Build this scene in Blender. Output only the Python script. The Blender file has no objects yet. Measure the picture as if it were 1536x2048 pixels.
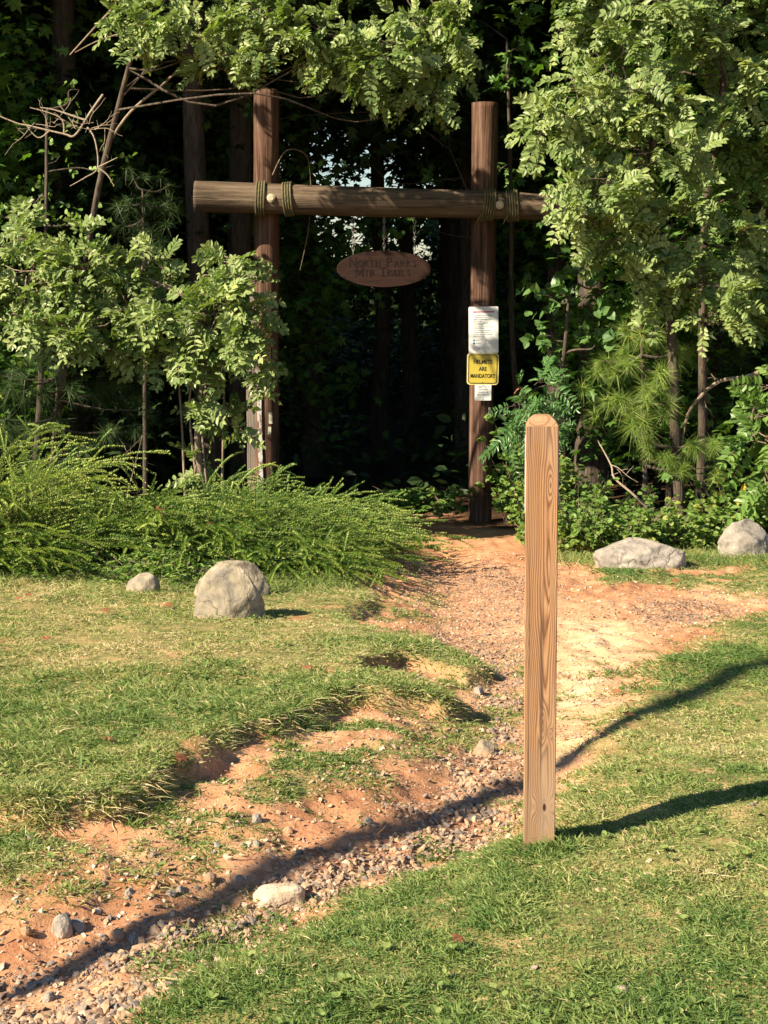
import bpy, bmesh, math
import numpy as np
from mathutils import Vector, Matrix, noise as mnoise
R = math.radians
C = bpy.context.scene.collection
rng = np.random.default_rng(7)

# ------------------------------------------------------------------ camera
F_PX, PITCH, CAM_Z = 2974.0, R(8.87), 1.5
cs, sn = math.cos(PITCH), math.sin(PITCH)

def at(px, py, Y):
    """point at distance Y seen at photo pixel (px,py)"""
    u = (px-768)/F_PX; v = (1024-py)/F_PX
    d = np.array([u, cs+v*sn, -sn+v*cs])
    return np.array([0, 0, CAM_Z]) + d*(Y/d[1])

def zb(x, y):
    """large-scale terrain"""
    y = np.asarray(y, float)
    k = np.clip(y-4, -60, 11.5)
    z = np.where(k < 0, -0.05*np.clip(k, -3, 0), -0.0865*k)
    return z

def to_ground(px, py):
    Y = 6.0
    for _ in range(40):
        u = (px-768)/F_PX; v = (1024-py)/F_PX
        d = np.array([u, cs+v*sn, -sn+v*cs])
        Y2 = d[1]*(float(zb(0, Y))-CAM_Z)/d[2]
        Y = 0.5*Y+0.5*min(max(Y2, 1), 60)
    p = at(px, py, Y)
    return p[0], p[1]

# ------------------------------------------------------------------ noise
def vnoise(x, y, seed=0):
    x = np.asarray(x, float); y = np.asarray(y, float)
    xi = np.floor(x).astype(np.int64); yi = np.floor(y).astype(np.int64)
    fx = x-xi; fy = y-yi
    fx = fx*fx*(3-2*fx); fy = fy*fy*(3-2*fy)
    def h(a, b):
        n = (a*374761393+b*668265263+seed*974634777) & 0xffffffff
        n = ((n ^ (n >> 13))*1274126177) & 0xffffffff
        n = n ^ (n >> 16)
        return (n & 0xffff)/65535.0
    return (h(xi, yi)*(1-fx)+h(xi+1, yi)*fx)*(1-fy)+(h(xi, yi+1)*(1-fx)+h(xi+1, yi+1)*fx)*fy
def fbm(x, y, s, seed=0, o=4):
    t = 0; a = 1; tot = 0
    for i in range(o):
        t = t+a*vnoise(x*s*2**i, y*s*2**i, seed+i*17); tot += a; a *= .5
    return t/tot
def sstep(a, b, x):
    t = np.clip((x-a)/(b-a), 0, 1); return t*t*(3-2*t)

# ------------------------------------------------------------------ regions on the ground
def poly(pts): return np.array([to_ground(*p) for p in pts])
def sd(P, X, Y):
    """signed distance (positive inside)"""
    X = np.asarray(X, float); Y = np.asarray(Y, float)
    d = np.full(X.shape, 1e9); ins = np.zeros(X.shape, bool)
    n = len(P)
    for i in range(n):
        a = P[i]; b = P[(i+1) % n]; e = b-a
        t = np.clip(((X-a[0])*e[0]+(Y-a[1])*e[1])/(e@e+1e-12), 0, 1)
        d = np.minimum(d, (X-a[0]-t*e[0])**2+(Y-a[1]-t*e[1])**2)
        if abs(e[1]) > 1e-12:
            c = ((a[1] > Y) != (b[1] > Y)) & (X < (b[0]-a[0])*(Y-a[1])/e[1]+a[0])
            ins ^= c
    d = np.sqrt(d)
    return np.where(ins, d, -d)
def linedist(P, X, Y):
    d = np.full(np.shape(X), 1e9)
    for i in range(len(P)-1):
        a = P[i]; e = P[i+1]-a
        t = np.clip(((X-a[0])*e[0]+(Y-a[1])*e[1])/(e@e+1e-12), 0, 1)
        d = np.minimum(d, (X-a[0]-t*e[0])**2+(Y-a[1]-t*e[1])**2)
    return np.sqrt(d)

GL = poly([(-900, 1080), (500, 1120), (700, 1140), (752, 1180), (745, 1215), (700, 1235), (722, 1262), (800, 1272), (900, 1300), (990, 1333),
           (940, 1350), (850, 1335), (800, 1330), (745, 1350), (720, 1368), (800, 1372), (880, 1385), (948, 1412), (900, 1432), (820, 1425),
           (740, 1428), (660, 1440), (610, 1478), (530, 1492), (470, 1512), (430, 1548), (390, 1560), (350, 1598), (260, 1628), (180, 1650),
           (80, 1660), (-100, 1650), (-900, 1700)])
GP = poly([(430, 1590), (560, 1520), (700, 1490), (850, 1480), (900, 1500), (820, 1540), (700, 1590), (560, 1620), (450, 1640)])
GQ = poly([(-400, 1660), (80, 1672), (200, 1700), (250, 1745), (190, 1790), (120, 1812), (40, 1840), (-400, 1870)])
GR = poly([(2300, 1180), (1536, 1225), (1440, 1250), (1370, 1300), (1300, 1345), (1250, 1400), (1180, 1480), (1110, 1560), (1030, 1620), (960, 1655),
           (880, 1690), (760, 1720), (640, 1765), (560, 1830), (470, 1880), (380, 1930), (330, 1990), (200, 2060), (100, 2300), (2300, 2600)])
GU = poly([(1185, 1145), (1280, 1110), (1400, 1095), (1536, 1075), (2300, 1040), (2300, 1190), (1500, 1215), (1390, 1195), (1280, 1180), (1200, 1185)])
GULLY = poly([(-500, 2080), (0, 1900), (350, 1840), (620, 1760), (800, 1690), (930, 1620), (1000, 1530), (1010, 1430), (980, 1300), (900, 1200), (880, 1120), (860, 1040)])
GRAVEL = poly([(820, 1130), (960, 1110), (1060, 1160), (1060, 1400), (1055, 1570), (980, 1640), (830, 1700), (650, 1750), (480, 1850), (200, 1920), (-300, 2000),
               (-300, 1960), (100, 1870), (350, 1790), (560, 1700), (720, 1640), (830, 1560), (930, 1450), (960, 1340), (860, 1230)])
GRAVEL2 = poly([(-300, 2010), (200, 1960), (420, 1900), (520, 1900), (400, 2010), (300, 2120), (-300, 2200)])
GRAVEL3 = poly([(1250, 1215), (1400, 1195), (1500, 1215), (1420, 1245), (1290, 1245)])
TRAIL = poly([(700, 1185), (760, 1120), (800, 1065), (850, 1000), (720, 940), (700, 850), (800, 850), (900, 930), (950, 1030), (1150, 1100), (1230, 1120), (1300, 1210), (1250, 1400), (1100, 1560), (900, 1480), (950, 1330), (700, 1260)])

def wob(x, y, s=7, a=.05, seed=3):
    return (fbm(x, y, s, seed, 3)-.5)*2*a
def fields(X, Y):
    w = wob(X, Y)+wob(X, Y, 22, .025, 8)
    gl = sd(GL, X, Y)+w; gp = sd(GP, X, Y)+w*1.5; gq = sd(GQ, X, Y)+w*1.5
    gr = sd(GR, X, Y)+w; gu = sd(GU, X, Y)+w*2
    dg = linedist(GULLY, X, Y)
    v = np.maximum.reduce([sd(GRAVEL, X, Y)+w*1.6, sd(GRAVEL2, X, Y)+w, sd(GRAVEL3, X, Y)+w*1.2])
    return gl, gp, gq, gr, gu, dg, v
def zfull(X, Y, f=None):
    X = np.asarray(X, float); Y = np.asarray(Y, float)
    if f is None: f = fields(X, Y)
    gl, gp, gq, gr, gu, dg, v = f
    z = zb(X, Y)-0.0
    z = z-0.075*np.exp(-(dg/.30)**2)*sstep(14, 12, Y)
    led = sstep(-.015, .07, gl)
    z = z+0.05*led*sstep(9.5, 8.0, Y)*sstep(-.2, .3, gl+.25)+.02*led
    z = z+.02*sstep(-.04, .06, gp)+.025*sstep(-.04, .06, gq)+.03*sstep(-.05, .15, gr)+.02*sstep(-.05, .1, gu)
    z = z+(fbm(X, Y, .9, 5, 3)-.5)*.08+(fbm(X, Y, 4, 11, 3)-.5)*.035+(fbm(X, Y, 22, 23, 3)-.5)*.012
    cl = sstep(.03, -.05, gl)*sstep(.05, -.1, gr)*sstep(15, 12, Y)
    z = z+cl*((np.abs(fbm(X, Y, 6, 131, 4)-.5))*-.07+(fbm(X, Y, 16, 133, 3)-.5)*.022)
    z = z+.16*sstep(1.6, 5, np.abs(X))*sstep(10, 16, Y)
    return z
def gz(x, y): return float(zfull(np.array([x]), np.array([y]))[0])
def ground_px(px, py):
    """photo pixel -> point on the finished ground"""
    u = (px-768)/F_PX; v = (1024-py)/F_PX
    d = np.array([u, cs+v*sn, -sn+v*cs])
    ys = np.linspace(2.5, 40, 1500)
    P = d[None, :]*(ys/d[1])[:, None]+np.array([0, 0, CAM_Z])
    zz = zfull(P[:, 0], P[:, 1])
    k = int(np.argmax(P[:, 2] < zz))
    return P[k].copy()

# ------------------------------------------------------------------ materials
class NG:
    def __init__(s, name):
        s.m = bpy.data.materials.new(name); s.m.use_nodes = True
        s.t = s.m.node_tree; s.n = s.t.nodes; s.n.clear()
        s.out = s.n.new('ShaderNodeOutputMaterial')
    def link(s, a, b): s.t.links.new(a, b)
    def put(s, sock, v):
        if v is None: return
        if isinstance(v, bpy.types.NodeSocket): s.link(v, sock)
        elif isinstance(v, (tuple, list)) and len(v) == 3 and sock.type == 'RGBA': sock.default_value = (*v, 1)
        else: sock.default_value = v
    def node(s, typ, **kw):
        n = s.n.new(typ)
        for k, v in kw.items(): setattr(n, k, v)
        return n
    def math(s, op, a, b=None, c=None):
        n = s.node('ShaderNodeMath', operation=op)
        for i, v in enumerate((a, b, c)): s.put(n.inputs[i], v)
        return n.outputs[0]
    def coord(s, k='Object'): return s.node('ShaderNodeTexCoord').outputs[k]
    def scale(s, v, sc):
        n = s.node('ShaderNodeMapping'); s.put(n.inputs['Vector'], v); n.inputs['Scale'].default_value = sc
        return n.outputs[0]
    def noise(s, v, sc=5, det=4, rough=.55, dist=0):
        n = s.node('ShaderNodeTexNoise'); s.put(n.inputs['Vector'], v)
        n.inputs['Scale'].default_value = sc; n.inputs['Detail'].default_value = det
        n.inputs['Roughness'].default_value = rough; n.inputs['Distortion'].default_value = dist
        return n.outputs['Fac']
    def vor(s, v, sc, feat='F1', out='Distance'):
        n = s.node('ShaderNodeTexVoronoi', feature=feat); s.put(n.inputs['Vector'], v); n.inputs['Scale'].default_value = sc
        return n.outputs[out]
    def ramp(s, f, st, interp='LINEAR'):
        n = s.node('ShaderNodeValToRGB'); s.put(n.inputs[0], f); cr = n.color_ramp; cr.interpolation = interp
        while len(cr.elements) < len(st): cr.elements.new(.5)
        for e, (p, c) in zip(cr.elements, st):
            e.position = p; e.color = (*c, 1) if len(c) == 3 else c
        return n.outputs[0]
    def mix(s, f, a, b, mode='MIX'):
        n = s.node('ShaderNodeMix', data_type='RGBA', blend_type=mode)
        s.put(n.inputs[0], f); s.put(n.inputs[6], a); s.put(n.inputs[7], b)
        return n.outputs[2]
    def attr(s, name):
        n = s.node('ShaderNodeAttribute'); n.attribute_name = name
        return n.outputs['Fac']
    def bump(s, h, st=.5, d=.01):
        n = s.node('ShaderNodeBump'); n.inputs['Strength'].default_value = st; n.inputs['Distance'].default_value = d
        s.put(n.inputs['Height'], h); return n.outputs[0]
    def bsdf(s, col, rough=.7, spec=.3, normal=None, metal=0):
        n = s.node('ShaderNodeBsdfPrincipled')
        s.put(n.inputs['Base Color'], col); s.put(n.inputs['Roughness'], rough)
        s.put(n.inputs['Specular IOR Level'], spec); s.put(n.inputs['Metallic'], metal)
        if normal is not None: s.link(normal, n.inputs['Normal'])
        return n.outputs[0]
    def done(s, sh): s.link(sh, s.out.inputs[0]); return s.m

def leafmat(name, stops, trans=.3, rough=.5, tcol=None, spec=.35):
    g = NG(name)
    c = g.ramp(g.attr('rnd'), stops)
    b = g.bsdf(c, rough, spec)
    t = g.node('ShaderNodeBsdfTranslucent')
    g.link(g.mix(1, c, tcol or (1.3, 1.5, .5), 'MULTIPLY'), t.inputs[0])
    mx = g.node('ShaderNodeMixShader'); mx.inputs[0].default_value = trans
    g.link(b, mx.inputs[1]); g.link(t.outputs[0], mx.inputs[2])
    return g.done(mx.outputs[0])

M = {}
M['locust_leaf'] = leafmat('locust_leaf', [(0, (.08, .145, .04)), (.5, (.20, .27, .09)), (.9, (.34, .40, .155)), (1, (.50, .44, .12))], .3, .42)
M['locust_deep'] = leafmat('locust_deep', [(0, (.06, .13, .03)), (.5, (.14, .24, .055)), (.95, (.24, .34, .09)), (1, (.40, .37, .08))], .3, .42)
M['heart_leaf'] = leafmat('heart_leaf', [(0, (.05, .12, .035)), (1, (.13, .24, .07))], .3, .4)
M['maple_leaf'] = leafmat('maple_leaf', [(0, (.05, .12, .025)), (.6, (.10, .21, .04)), (1, (.16, .29, .065))], .35, .45)
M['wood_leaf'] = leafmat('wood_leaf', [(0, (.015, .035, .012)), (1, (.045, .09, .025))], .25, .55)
M['sumac_leaf'] = leafmat('sumac_leaf', [(0, (.05, .13, .04)), (1, (.12, .24, .075))], .25, .35)
M['needle'] = leafmat('needle', [(0, (.07, .15, .035)), (.6, (.20, .30, .06)), (1, (.38, .40, .09))], .2, .5)
M['needle_dark'] = leafmat('needle_dark', [(0, (.03, .07, .025)), (1, (.08, .13, .04))], .2, .5)
M['juniper'] = leafmat('juniper', [(0, (.06, .12, .025)), (.5, (.17, .26, .05)), (1, (.36, .42, .10))], .2, .55)
M['bramble_leaf'] = leafmat('bramble_leaf', [(0, (.08, .16, .03)), (.6, (.17, .27, .06)), (1, (.32, .33, .08))], .35, .5)
M['grass'] = leafmat('grass', [(0, (.085, .16, .04)), (.35, (.175, .245, .07)), (.6, (.28, .32, .11)), (.8, (.44, .37, .19)), (1, (.62, .50, .32))], .3, .6, (1.15, 1.25, .6), .2)
M['dry_leaf'] = leafmat('dry_leaf', [(0, (.20, .075, .035)), (1, (.34, .15, .075))], .25, .6, (1.2, .9, .6))
M['yellow_leaf'] = leafmat('yellow_leaf', [(0, (.5, .36, .04)), (1, (.6, .42, .06))], .35, .5, (1.2, 1, .6))
M['straw'] = leafmat('straw', [(0, (.45, .32, .15)), (1, (.65, .5, .28))], .15, .7, (1, .9, .7))

def woodish(name, stops, streak=(28, 28, 1.4), bump=.6, rough=.85, extra=None):
    g = NG(name); co = g.coord()
    n1 = g.noise(g.scale(co, streak), 1.0, 6, .65, .6)
    n2 = g.noise(g.scale(co, (streak[0]*3.2, streak[1]*3.2, streak[2]*1.6)), 1.0, 4, .6)
    n3 = g.noise(co, 1.7, 3)
    f = g.math('ADD', g.math('MULTIPLY', n1, .62), g.math('ADD', g.math('MULTIPLY', n2, .22), g.math('MULTIPLY', n3, .22)))
    c = g.ramp(f, stops)
    crack = g.ramp(n2, [(.30, (0, 0, 0)), (.40, (1, 1, 1))])
    c = g.mix(.7, c, crack, 'MULTIPLY')
    h = g.math('ADD', n1, g.math('MULTIPLY', n2, .7))
    return g.done(g.bsdf(c, rough, .2, g.bump(h, bump, .02)))
M['pole'] = woodish('weathered_pole', [(.36, (.020, .012, .009)), (.47, (.062, .034, .024)), (.55, (.115, .062, .042)), (.66, (.19, .13, .10))])
M['beam'] = woodish('weathered_beam', [(.34, (.028, .020, .014)), (.46, (.075, .053, .037)), (.56, (.13, .095, .066)), (.68, (.22, .165, .12))], (1.2, 26, 26))
M['endgrain'] = woodish('end_grain', [(.3, (.10, .07, .05)), (.7, (.30, .23, .17))], (30, 30, 30))
M['greyboard'] = woodish('grey_board', [(.3, (.08, .065, .055)), (.5, (.20, .17, .145)), (.7, (.33, .29, .25))])
M['bark'] = woodish('bark', [(.3, (.02, .016, .013)), (.5, (.07, .055, .045)), (.7, (.16, .125, .10))], (22, 22, 3.5), 1.0)
M['bark_pale'] = woodish('bark_pale', [(.3, (.10, .075, .055)), (.5, (.22, .165, .125)), (.7, (.36, .28, .22))], (22, 22, 4), .8)
M['bark_dim'] = woodish('bark_dim', [(.3, (.02, .016, .012)), (.5, (.065, .05, .038)), (.7, (.15, .12, .095))], (22, 22, 4), .8)
M['bark_red'] = woodish('bark_red', [(.3, (.07, .03, .02)), (.5, (.16, .075, .045)), (.7, (.26, .14, .09))], (30, 30, 5), .8)
M['twig'] = woodish('dead_twig', [(.3, (.22, .165, .12)), (.7, (.42, .35, .27))], (30, 30, 30), .3)

# rope
g = NG('rope'); a = g.attr('rnd')
M['rope'] = g.done(g.bsdf(g.ramp(a, [(0, (.08, .072, .04)), (1, (.21, .185, .105))]), .9, .1))
def plain(name, col, rough=.6, spec=.3, metal=0, var=.12, sc=30):
    g = NG(name); n = g.noise(g.coord(), sc, 4)
    c = g.mix(1, col, g.ramp(n, [(.3, (1-var,)*3), (.7, (1+var,)*3)]), 'MULTIPLY')
    return g.done(g.bsdf(c, rough, spec, None, metal))
M['green_stem'] = plain('green_stem', (.14, .16, .05), .8)
M['litter_bits'] = leafmat('litter_bits', [(0, (.12, .05, .03)), (.5, (.27, .14, .07)), (1, (.55, .42, .25))], .1, .8)
M['bolt'] = plain('bolt_cap', (.48, .42, .30), .6)
M['chain'] = plain('galvanised_chain', (.22, .215, .20), .5, .5, .5)
M['tag'] = plain('pale_tag', (.42, .44, .34), .6)
M['white_sign'] = plain('white_sign', (.78, .80, .80), .45, .4, 0, .04, 9)
M['yellow_sign'] = plain('yellow_sign', (.50, .40, .06), .4, .5, 0, .06, 8)
M['yellow_edge'] = plain('yellow_edge', (.72, .62, .22), .45, .5)
M['black_ink'] = plain('black_ink', (.02, .02, .015), .6)
M['grey_ink'] = plain('grey_ink', (.22, .24, .25), .6)
M['red_ink'] = plain('red_ink', (.42, .09, .15), .6)
M['blue_ink'] = plain('blue_ink', (.05, .15, .30), .6)
M['plaque'] = woodish('plaque', [(.3, (.014, .008, .006)), (.5, (.026, .012, .009)), (.7, (.040, .019, .014))], (2, 20, 20), .3)
M['carve'] = plain('carved_letter', (.006, .004, .003), .9)
M['plastic'] = plain('clear_strip', (.55, .56, .56), .3, .6)

# peeling paint strip
g = NG('peeling_paint'); co = g.coord()
n = g.noise(g.scale(co, (22, 22, 7)), 1, 6, .7)
f = g.ramp(n, [(.48, (0, 0, 0)), (.52, (1, 1, 1))])
sep = g.node('ShaderNodeSeparateXYZ'); g.link(co, sep.inputs[0])
low = g.ramp(g.math('ADD', sep.outputs[2], g.math('MULTIPLY', n, .1)), [(.40, (.18, .25, .24)), (.47, (.5, .5, .49))])
M['peel'] = g.done(g.bsdf(g.mix(f, (.16, .12, .09), low), .7, .2, g.bump(n, .4, .01)))

# rock
def rockmat(name, base, warm, pale, clay=True):
    g = NG(name); co = g.coord()
    n1 = g.noise(co, 4.5, 6, .65, .4); n2 = g.noise(co, 24, 5, .7); n3 = g.noise(co, 2.2, 3)
    c = g.ramp(n1, [(.34, base), (.5, warm), (.66, pale)])
    c = g.mix(.6, c, g.ramp(n2, [(.3, (.55, .55, .58)), (.55, (1, 1, 1)), (.75, (1.3, 1.28, 1.2))]), 'MULTIPLY')
    c = g.mix(g.ramp(g.noise(co, 9, 5, .7, .8), [(.56, (0, 0, 0)), (.62, (.55, .55, .55))]), c, tuple(.55*q_ for q_ in base))
    v = g.node('ShaderNodeTexVoronoi', feature='DISTANCE_TO_EDGE')
    wv = g.node('ShaderNodeVectorMath', operation='ADD'); g.link(co, wv.inputs[0])
    nn = g.node('ShaderNodeTexNoise'); nn.inputs['Scale'].default_value = 5; g.link(co, nn.inputs['Vector'])
    sc = g.node('ShaderNodeVectorMath', operation='SCALE'); g.link(nn.outputs['Color'], sc.inputs[0]); sc.inputs['Scale'].default_value = .5
    g.link(sc.outputs[0], wv.inputs[1]); g.link(wv.outputs[0], v.inputs['Vector']); v.inputs['Scale'].default_value = 3.2
    cr = g.ramp(v.outputs['Distance'], [(0, (.35, .33, .32)), (.018, (1, 1, 1))])
    c = g.mix(g.ramp(n3, [(.45, (0, 0, 0)), (.55, (1, 1, 1))]), c, g.mix(1, c, cr, 'MULTIPLY'))
    if clay:
        sep = g.node('ShaderNodeSeparateXYZ'); g.link(co, sep.inputs[0])
        k = g.ramp(g.math('ADD', sep.outputs[2], g.math('MULTIPLY', n1, .10)), [(.035, (1, 1, 1)), (.085, (0, 0, 0))])
        c = g.mix(k, c, (.48, .24, .12))
    h = g.math('ADD', g.math('MULTIPLY', n1, 1), g.math('ADD', g.math('MULTIPLY', n2, .35), g.math('MULTIPLY', cr, .15)))
    return g.done(g.bsdf(c, .85, .25, g.bump(h, .7, .03)))
M['rock'] = rockmat('boulder_stone', (.17, .155, .135), (.28, .235, .165), (.38, .335, .265))
M['rock_grey'] = rockmat('grey_stone', (.19, .172, .15), (.31, .275, .235), (.43, .39, .335), False)
M['rock_pale'] = rockmat('pale_stone', (.44, .32, .22), (.55, .43, .32), (.64, .54, .43), False)
g = NG('gravel'); a = g.attr('rnd'); n = g.noise(g.coord(), 60, 3)
c = g.ramp(a, [(0, (.135, .12, .11)), (.3, (.24, .195, .165)), (.5, (.33, .225, .15)), (.75, (.42, .27, .17)), (.93, (.48, .36, .26)), (1, (.6, .5, .4))])
M['gravel'] = g.done(g.bsdf(g.mix(.5, c, g.ramp(n, [(.3, (.7, .7, .7)), (.7, (1.2, 1.2, 1.2))]), 'MULTIPLY'), .9, .2))

# ground
g = NG('ground'); co = g.coord()
n1 = g.noise(co, 1.3, 5, .6); n2 = g.noise(co, 9, 6, .65); n3 = g.noise(co, 70, 4, .7); n4 = g.noise(g.scale(co, (1, 3.2, 1)), 6, 4, .6)
clay = g.ramp(g.math('ADD', g.math('MULTIPLY', n1, .6), g.math('MULTIPLY', n2, .4)), [(.36, (.33, .145, .072)), (.5, (.46, .24, .13)), (.62, (.57, .35, .205))])
pale = g.ramp(n4, [(.38, (.58, .36, .21)), (.6, (.74, .53, .33))])
clay = g.mix(g.attr('palem'), clay, pale)
clay = g.mix(.7, clay, g.ramp(n3, [(.28, (.55, .5, .48)), (.5, (1, 1, 1)), (.75, (1.25, 1.25, 1.25))]), 'MULTIPLY')
vc = g.vor(co, 45, 'F1', 'Color'); vd = g.vor(co, 45)
grit = g.mix(1, g.ramp(vc, [(0, (.22, .16, .13)), (.5, (.38, .22, .135)), (1, (.54, .36, .24))]), g.ramp(vd, [(.35, (1, 1, 1)), (.7, (.6, .5, .45))]), 'MULTIPLY')
c = g.mix(g.math('MULTIPLY', g.attr('gravelm'), .75), clay, grit)
soil = g.ramp(n2, [(.35, (.13, .12, .045)), (.5, (.23, .20, .08)), (.64, (.38, .27, .13))])
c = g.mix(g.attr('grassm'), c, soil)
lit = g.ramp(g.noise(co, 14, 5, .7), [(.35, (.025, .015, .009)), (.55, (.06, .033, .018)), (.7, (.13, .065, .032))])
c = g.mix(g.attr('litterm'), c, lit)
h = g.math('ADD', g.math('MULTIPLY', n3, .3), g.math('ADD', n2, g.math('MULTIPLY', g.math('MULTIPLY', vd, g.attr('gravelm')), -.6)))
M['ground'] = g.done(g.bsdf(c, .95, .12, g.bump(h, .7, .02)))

# sawn post: growth rings as contour lines of a smooth field on the sawn face
g = NG('sawn_pine'); co = g.coord(); sep = g.node('ShaderNodeSeparateXYZ'); g.link(co, sep.inputs[0])
x, y, z = sep.outputs
mt = g.math
wan = mt('SUBTRACT', g.noise(g.scale(co, (4, 4, 2.2)), 1, 2, .5), .5)
wan2 = mt('SUBTRACT', g.noise(g.scale(co, (30, 30, 5)), 1, 3, .5), .5)
cx = mt('ADD', .016, mt('MULTIPLY', wan, .05))
dx = mt('SUBTRACT', x, cx)
r = mt('SQRT', mt('ADD', mt('MULTIPLY', dx, dx), mt('ADD', mt('MULTIPLY', mt('ADD', y, .03), mt('ADD', y, .03)), .00006)))
f = mt('MULTIPLY', r, 215.0)
f = mt('ADD', f, mt('MULTIPLY', mt('SINE', mt('MULTIPLY', z, 5.2)), 1.7))
f = mt('ADD', f, mt('MULTIPLY', wan2, 1.5))
def bumpf(f, kx, kz, sx, sz, amp):
    ax = mt('DIVIDE', mt('SUBTRACT', x, kx), sx); az = mt('DIVIDE', mt('SUBTRACT', z, kz), sz)
    e = mt('POWER', 2.718, mt('MULTIPLY', mt('ADD', mt('MULTIPLY', ax, ax), mt('MULTIPLY', az, az)), -1.0))
    return mt('ADD', f, mt('MULTIPLY', e, amp)), e
f, _ = bumpf(f, .026, .955, .010, .034, -2.4)
f, _ = bumpf(f, .008, .335, .010, .050, 3.6)
f, _ = bumpf(f, .028, .315, .006, .018, 2.2)
f, _ = bumpf(f, -.010, .12, .012, .035, 3.0)
f, _ = bumpf(f, .030, .12, .010, .032, 2.6)
f, _ = bumpf(f, .024, .70, .008, .09, -2.0)
f, kn = bumpf(f, .014, .118, .0055, .012, -3.5)
fr = mt('FRACT', f)
band = g.ramp(fr, [(0, (.16, .08, .042)), (.14, (.31, .16, .08)), (.34, (.40, .235, .125)), (.58, (.36, .20, .105)), (.82, (.21, .105, .052)), (1, (.14, .062, .028))])
fine = g.noise(g.scale(co, (260, 260, 4)), 1, 3, .6)
band = g.mix(.7, band, g.ramp(fine, [(.3, (.75, .72, .7)), (.7, (1.18, 1.18, 1.18))]), 'MULTIPLY')
grey = g.noise(g.scale(co, (9, 9, 1.6)), 1, 4)
band = g.mix(g.ramp(grey, [(.42, (0, 0, 0)), (.66, (.65, .65, .65))]), band, (.30, .225, .16))
crk = g.noise(g.scale(co, (70, 70, 1.3)), 1, 3, .5)
band = g.mix(g.ramp(crk, [(.61, (0, 0, 0)), (.66, (.85, .85, .85))]), band, (.10, .055, .035))
splash = g.ramp(mt('ADD', z, mt('MULTIPLY', g.noise(co, 30, 3), .10)), [(.07, (.75, .75, .75)), (.13, (0, 0, 0))])
band = g.mix(splash, band, (.30, .18, .10))
band = g.mix(g.ramp(kn, [(.35, (0, 0, 0)), (.62, (1, 1, 1))]), band, (.045, .02, .012))
M['post'] = g.done(g.bsdf(band, .75, .25, g.bump(fr, .12, .003)))
g = NG('sawn_end'); co = g.coord()
w = g.node('ShaderNodeTexWave', wave_type='RINGS', rings_direction='SPHERICAL'); mp = g.node('ShaderNodeMapping'); g.link(co, mp.inputs[0])
mp.inputs['Location'].default_value = (.01, .07, -1.16)
g.link(mp.outputs[0], w.inputs['Vector']); w.inputs['Scale'].default_value = 30; w.inputs['Distortion'].default_value = 1.5
M['post_end'] = g.done(g.bsdf(g.ramp(w.outputs['Fac'], [(0, (.23, .13, .07)), (.7, (.35, .215, .12)), (1, (.30, .18, .10))]), .8, .2))
sunk = None

# ------------------------------------------------------------------ mesh helpers
def mesh_from(name, V, faces, rnd=None, smooth=False, attrs=None):
    """faces: list of int arrays (n,k)"""
    me = bpy.data.meshes.new(name)
    V = np.asarray(V, np.float32)
    me.vertices.add(len(V)); me.vertices.foreach_set('co', V.ravel())
    idx = np.concatenate([np.asarray(f).ravel() for f in faces]).astype(np.int32)
    tot = np.concatenate([np.full(len(f), np.asarray(f).shape[1]) for f in faces]).astype(np.int32)
    st = np.concatenate([[0], np.cumsum(tot)[:-1]]).astype(np.int32)
    me.loops.add(len(idx)); me.loops.foreach_set('vertex_index', idx)
    me.polygons.add(len(tot)); me.polygons.foreach_set('loop_start', st); me.polygons.foreach_set('loop_total', tot)
    me.polygons.foreach_set('use_smooth', np.full(len(tot), smooth))
    if rnd is not None:
        a = me.attributes.new('rnd', 'FLOAT', 'POINT'); a.data.foreach_set('value', np.asarray(rnd, np.float32))
    for k, v in (attrs or {}).items():
        a = me.attributes.new(k, 'FLOAT', 'POINT'); a.data.foreach_set('value', np.asarray(v, np.float32))
    me.update(calc_edges=True); me.validate()
    return me
def link(name, me, mat, parent=None):
    o = bpy.data.objects.new(name, me); C.objects.link(o)
    if mat is not None:
        for m_ in (mat if isinstance(mat, (list, tuple)) else [mat]): me.materials.append(m_)
    if parent is not None: o.parent = parent
    return o
def tag(o, label=None, cat=None, group=None, kind=None):
    if label: o['label'] = label
    if cat: o['category'] = cat
    if group: o['group'] = group
    if kind: o['kind'] = kind
    return o
def empty(name, loc, label, cat, group=None):
    o = bpy.data.objects.new(name, None); C.objects.link(o); o.location = [float(v) for v in loc]
    o.empty_display_size = .2
    return tag(o, label, cat, group)

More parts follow.
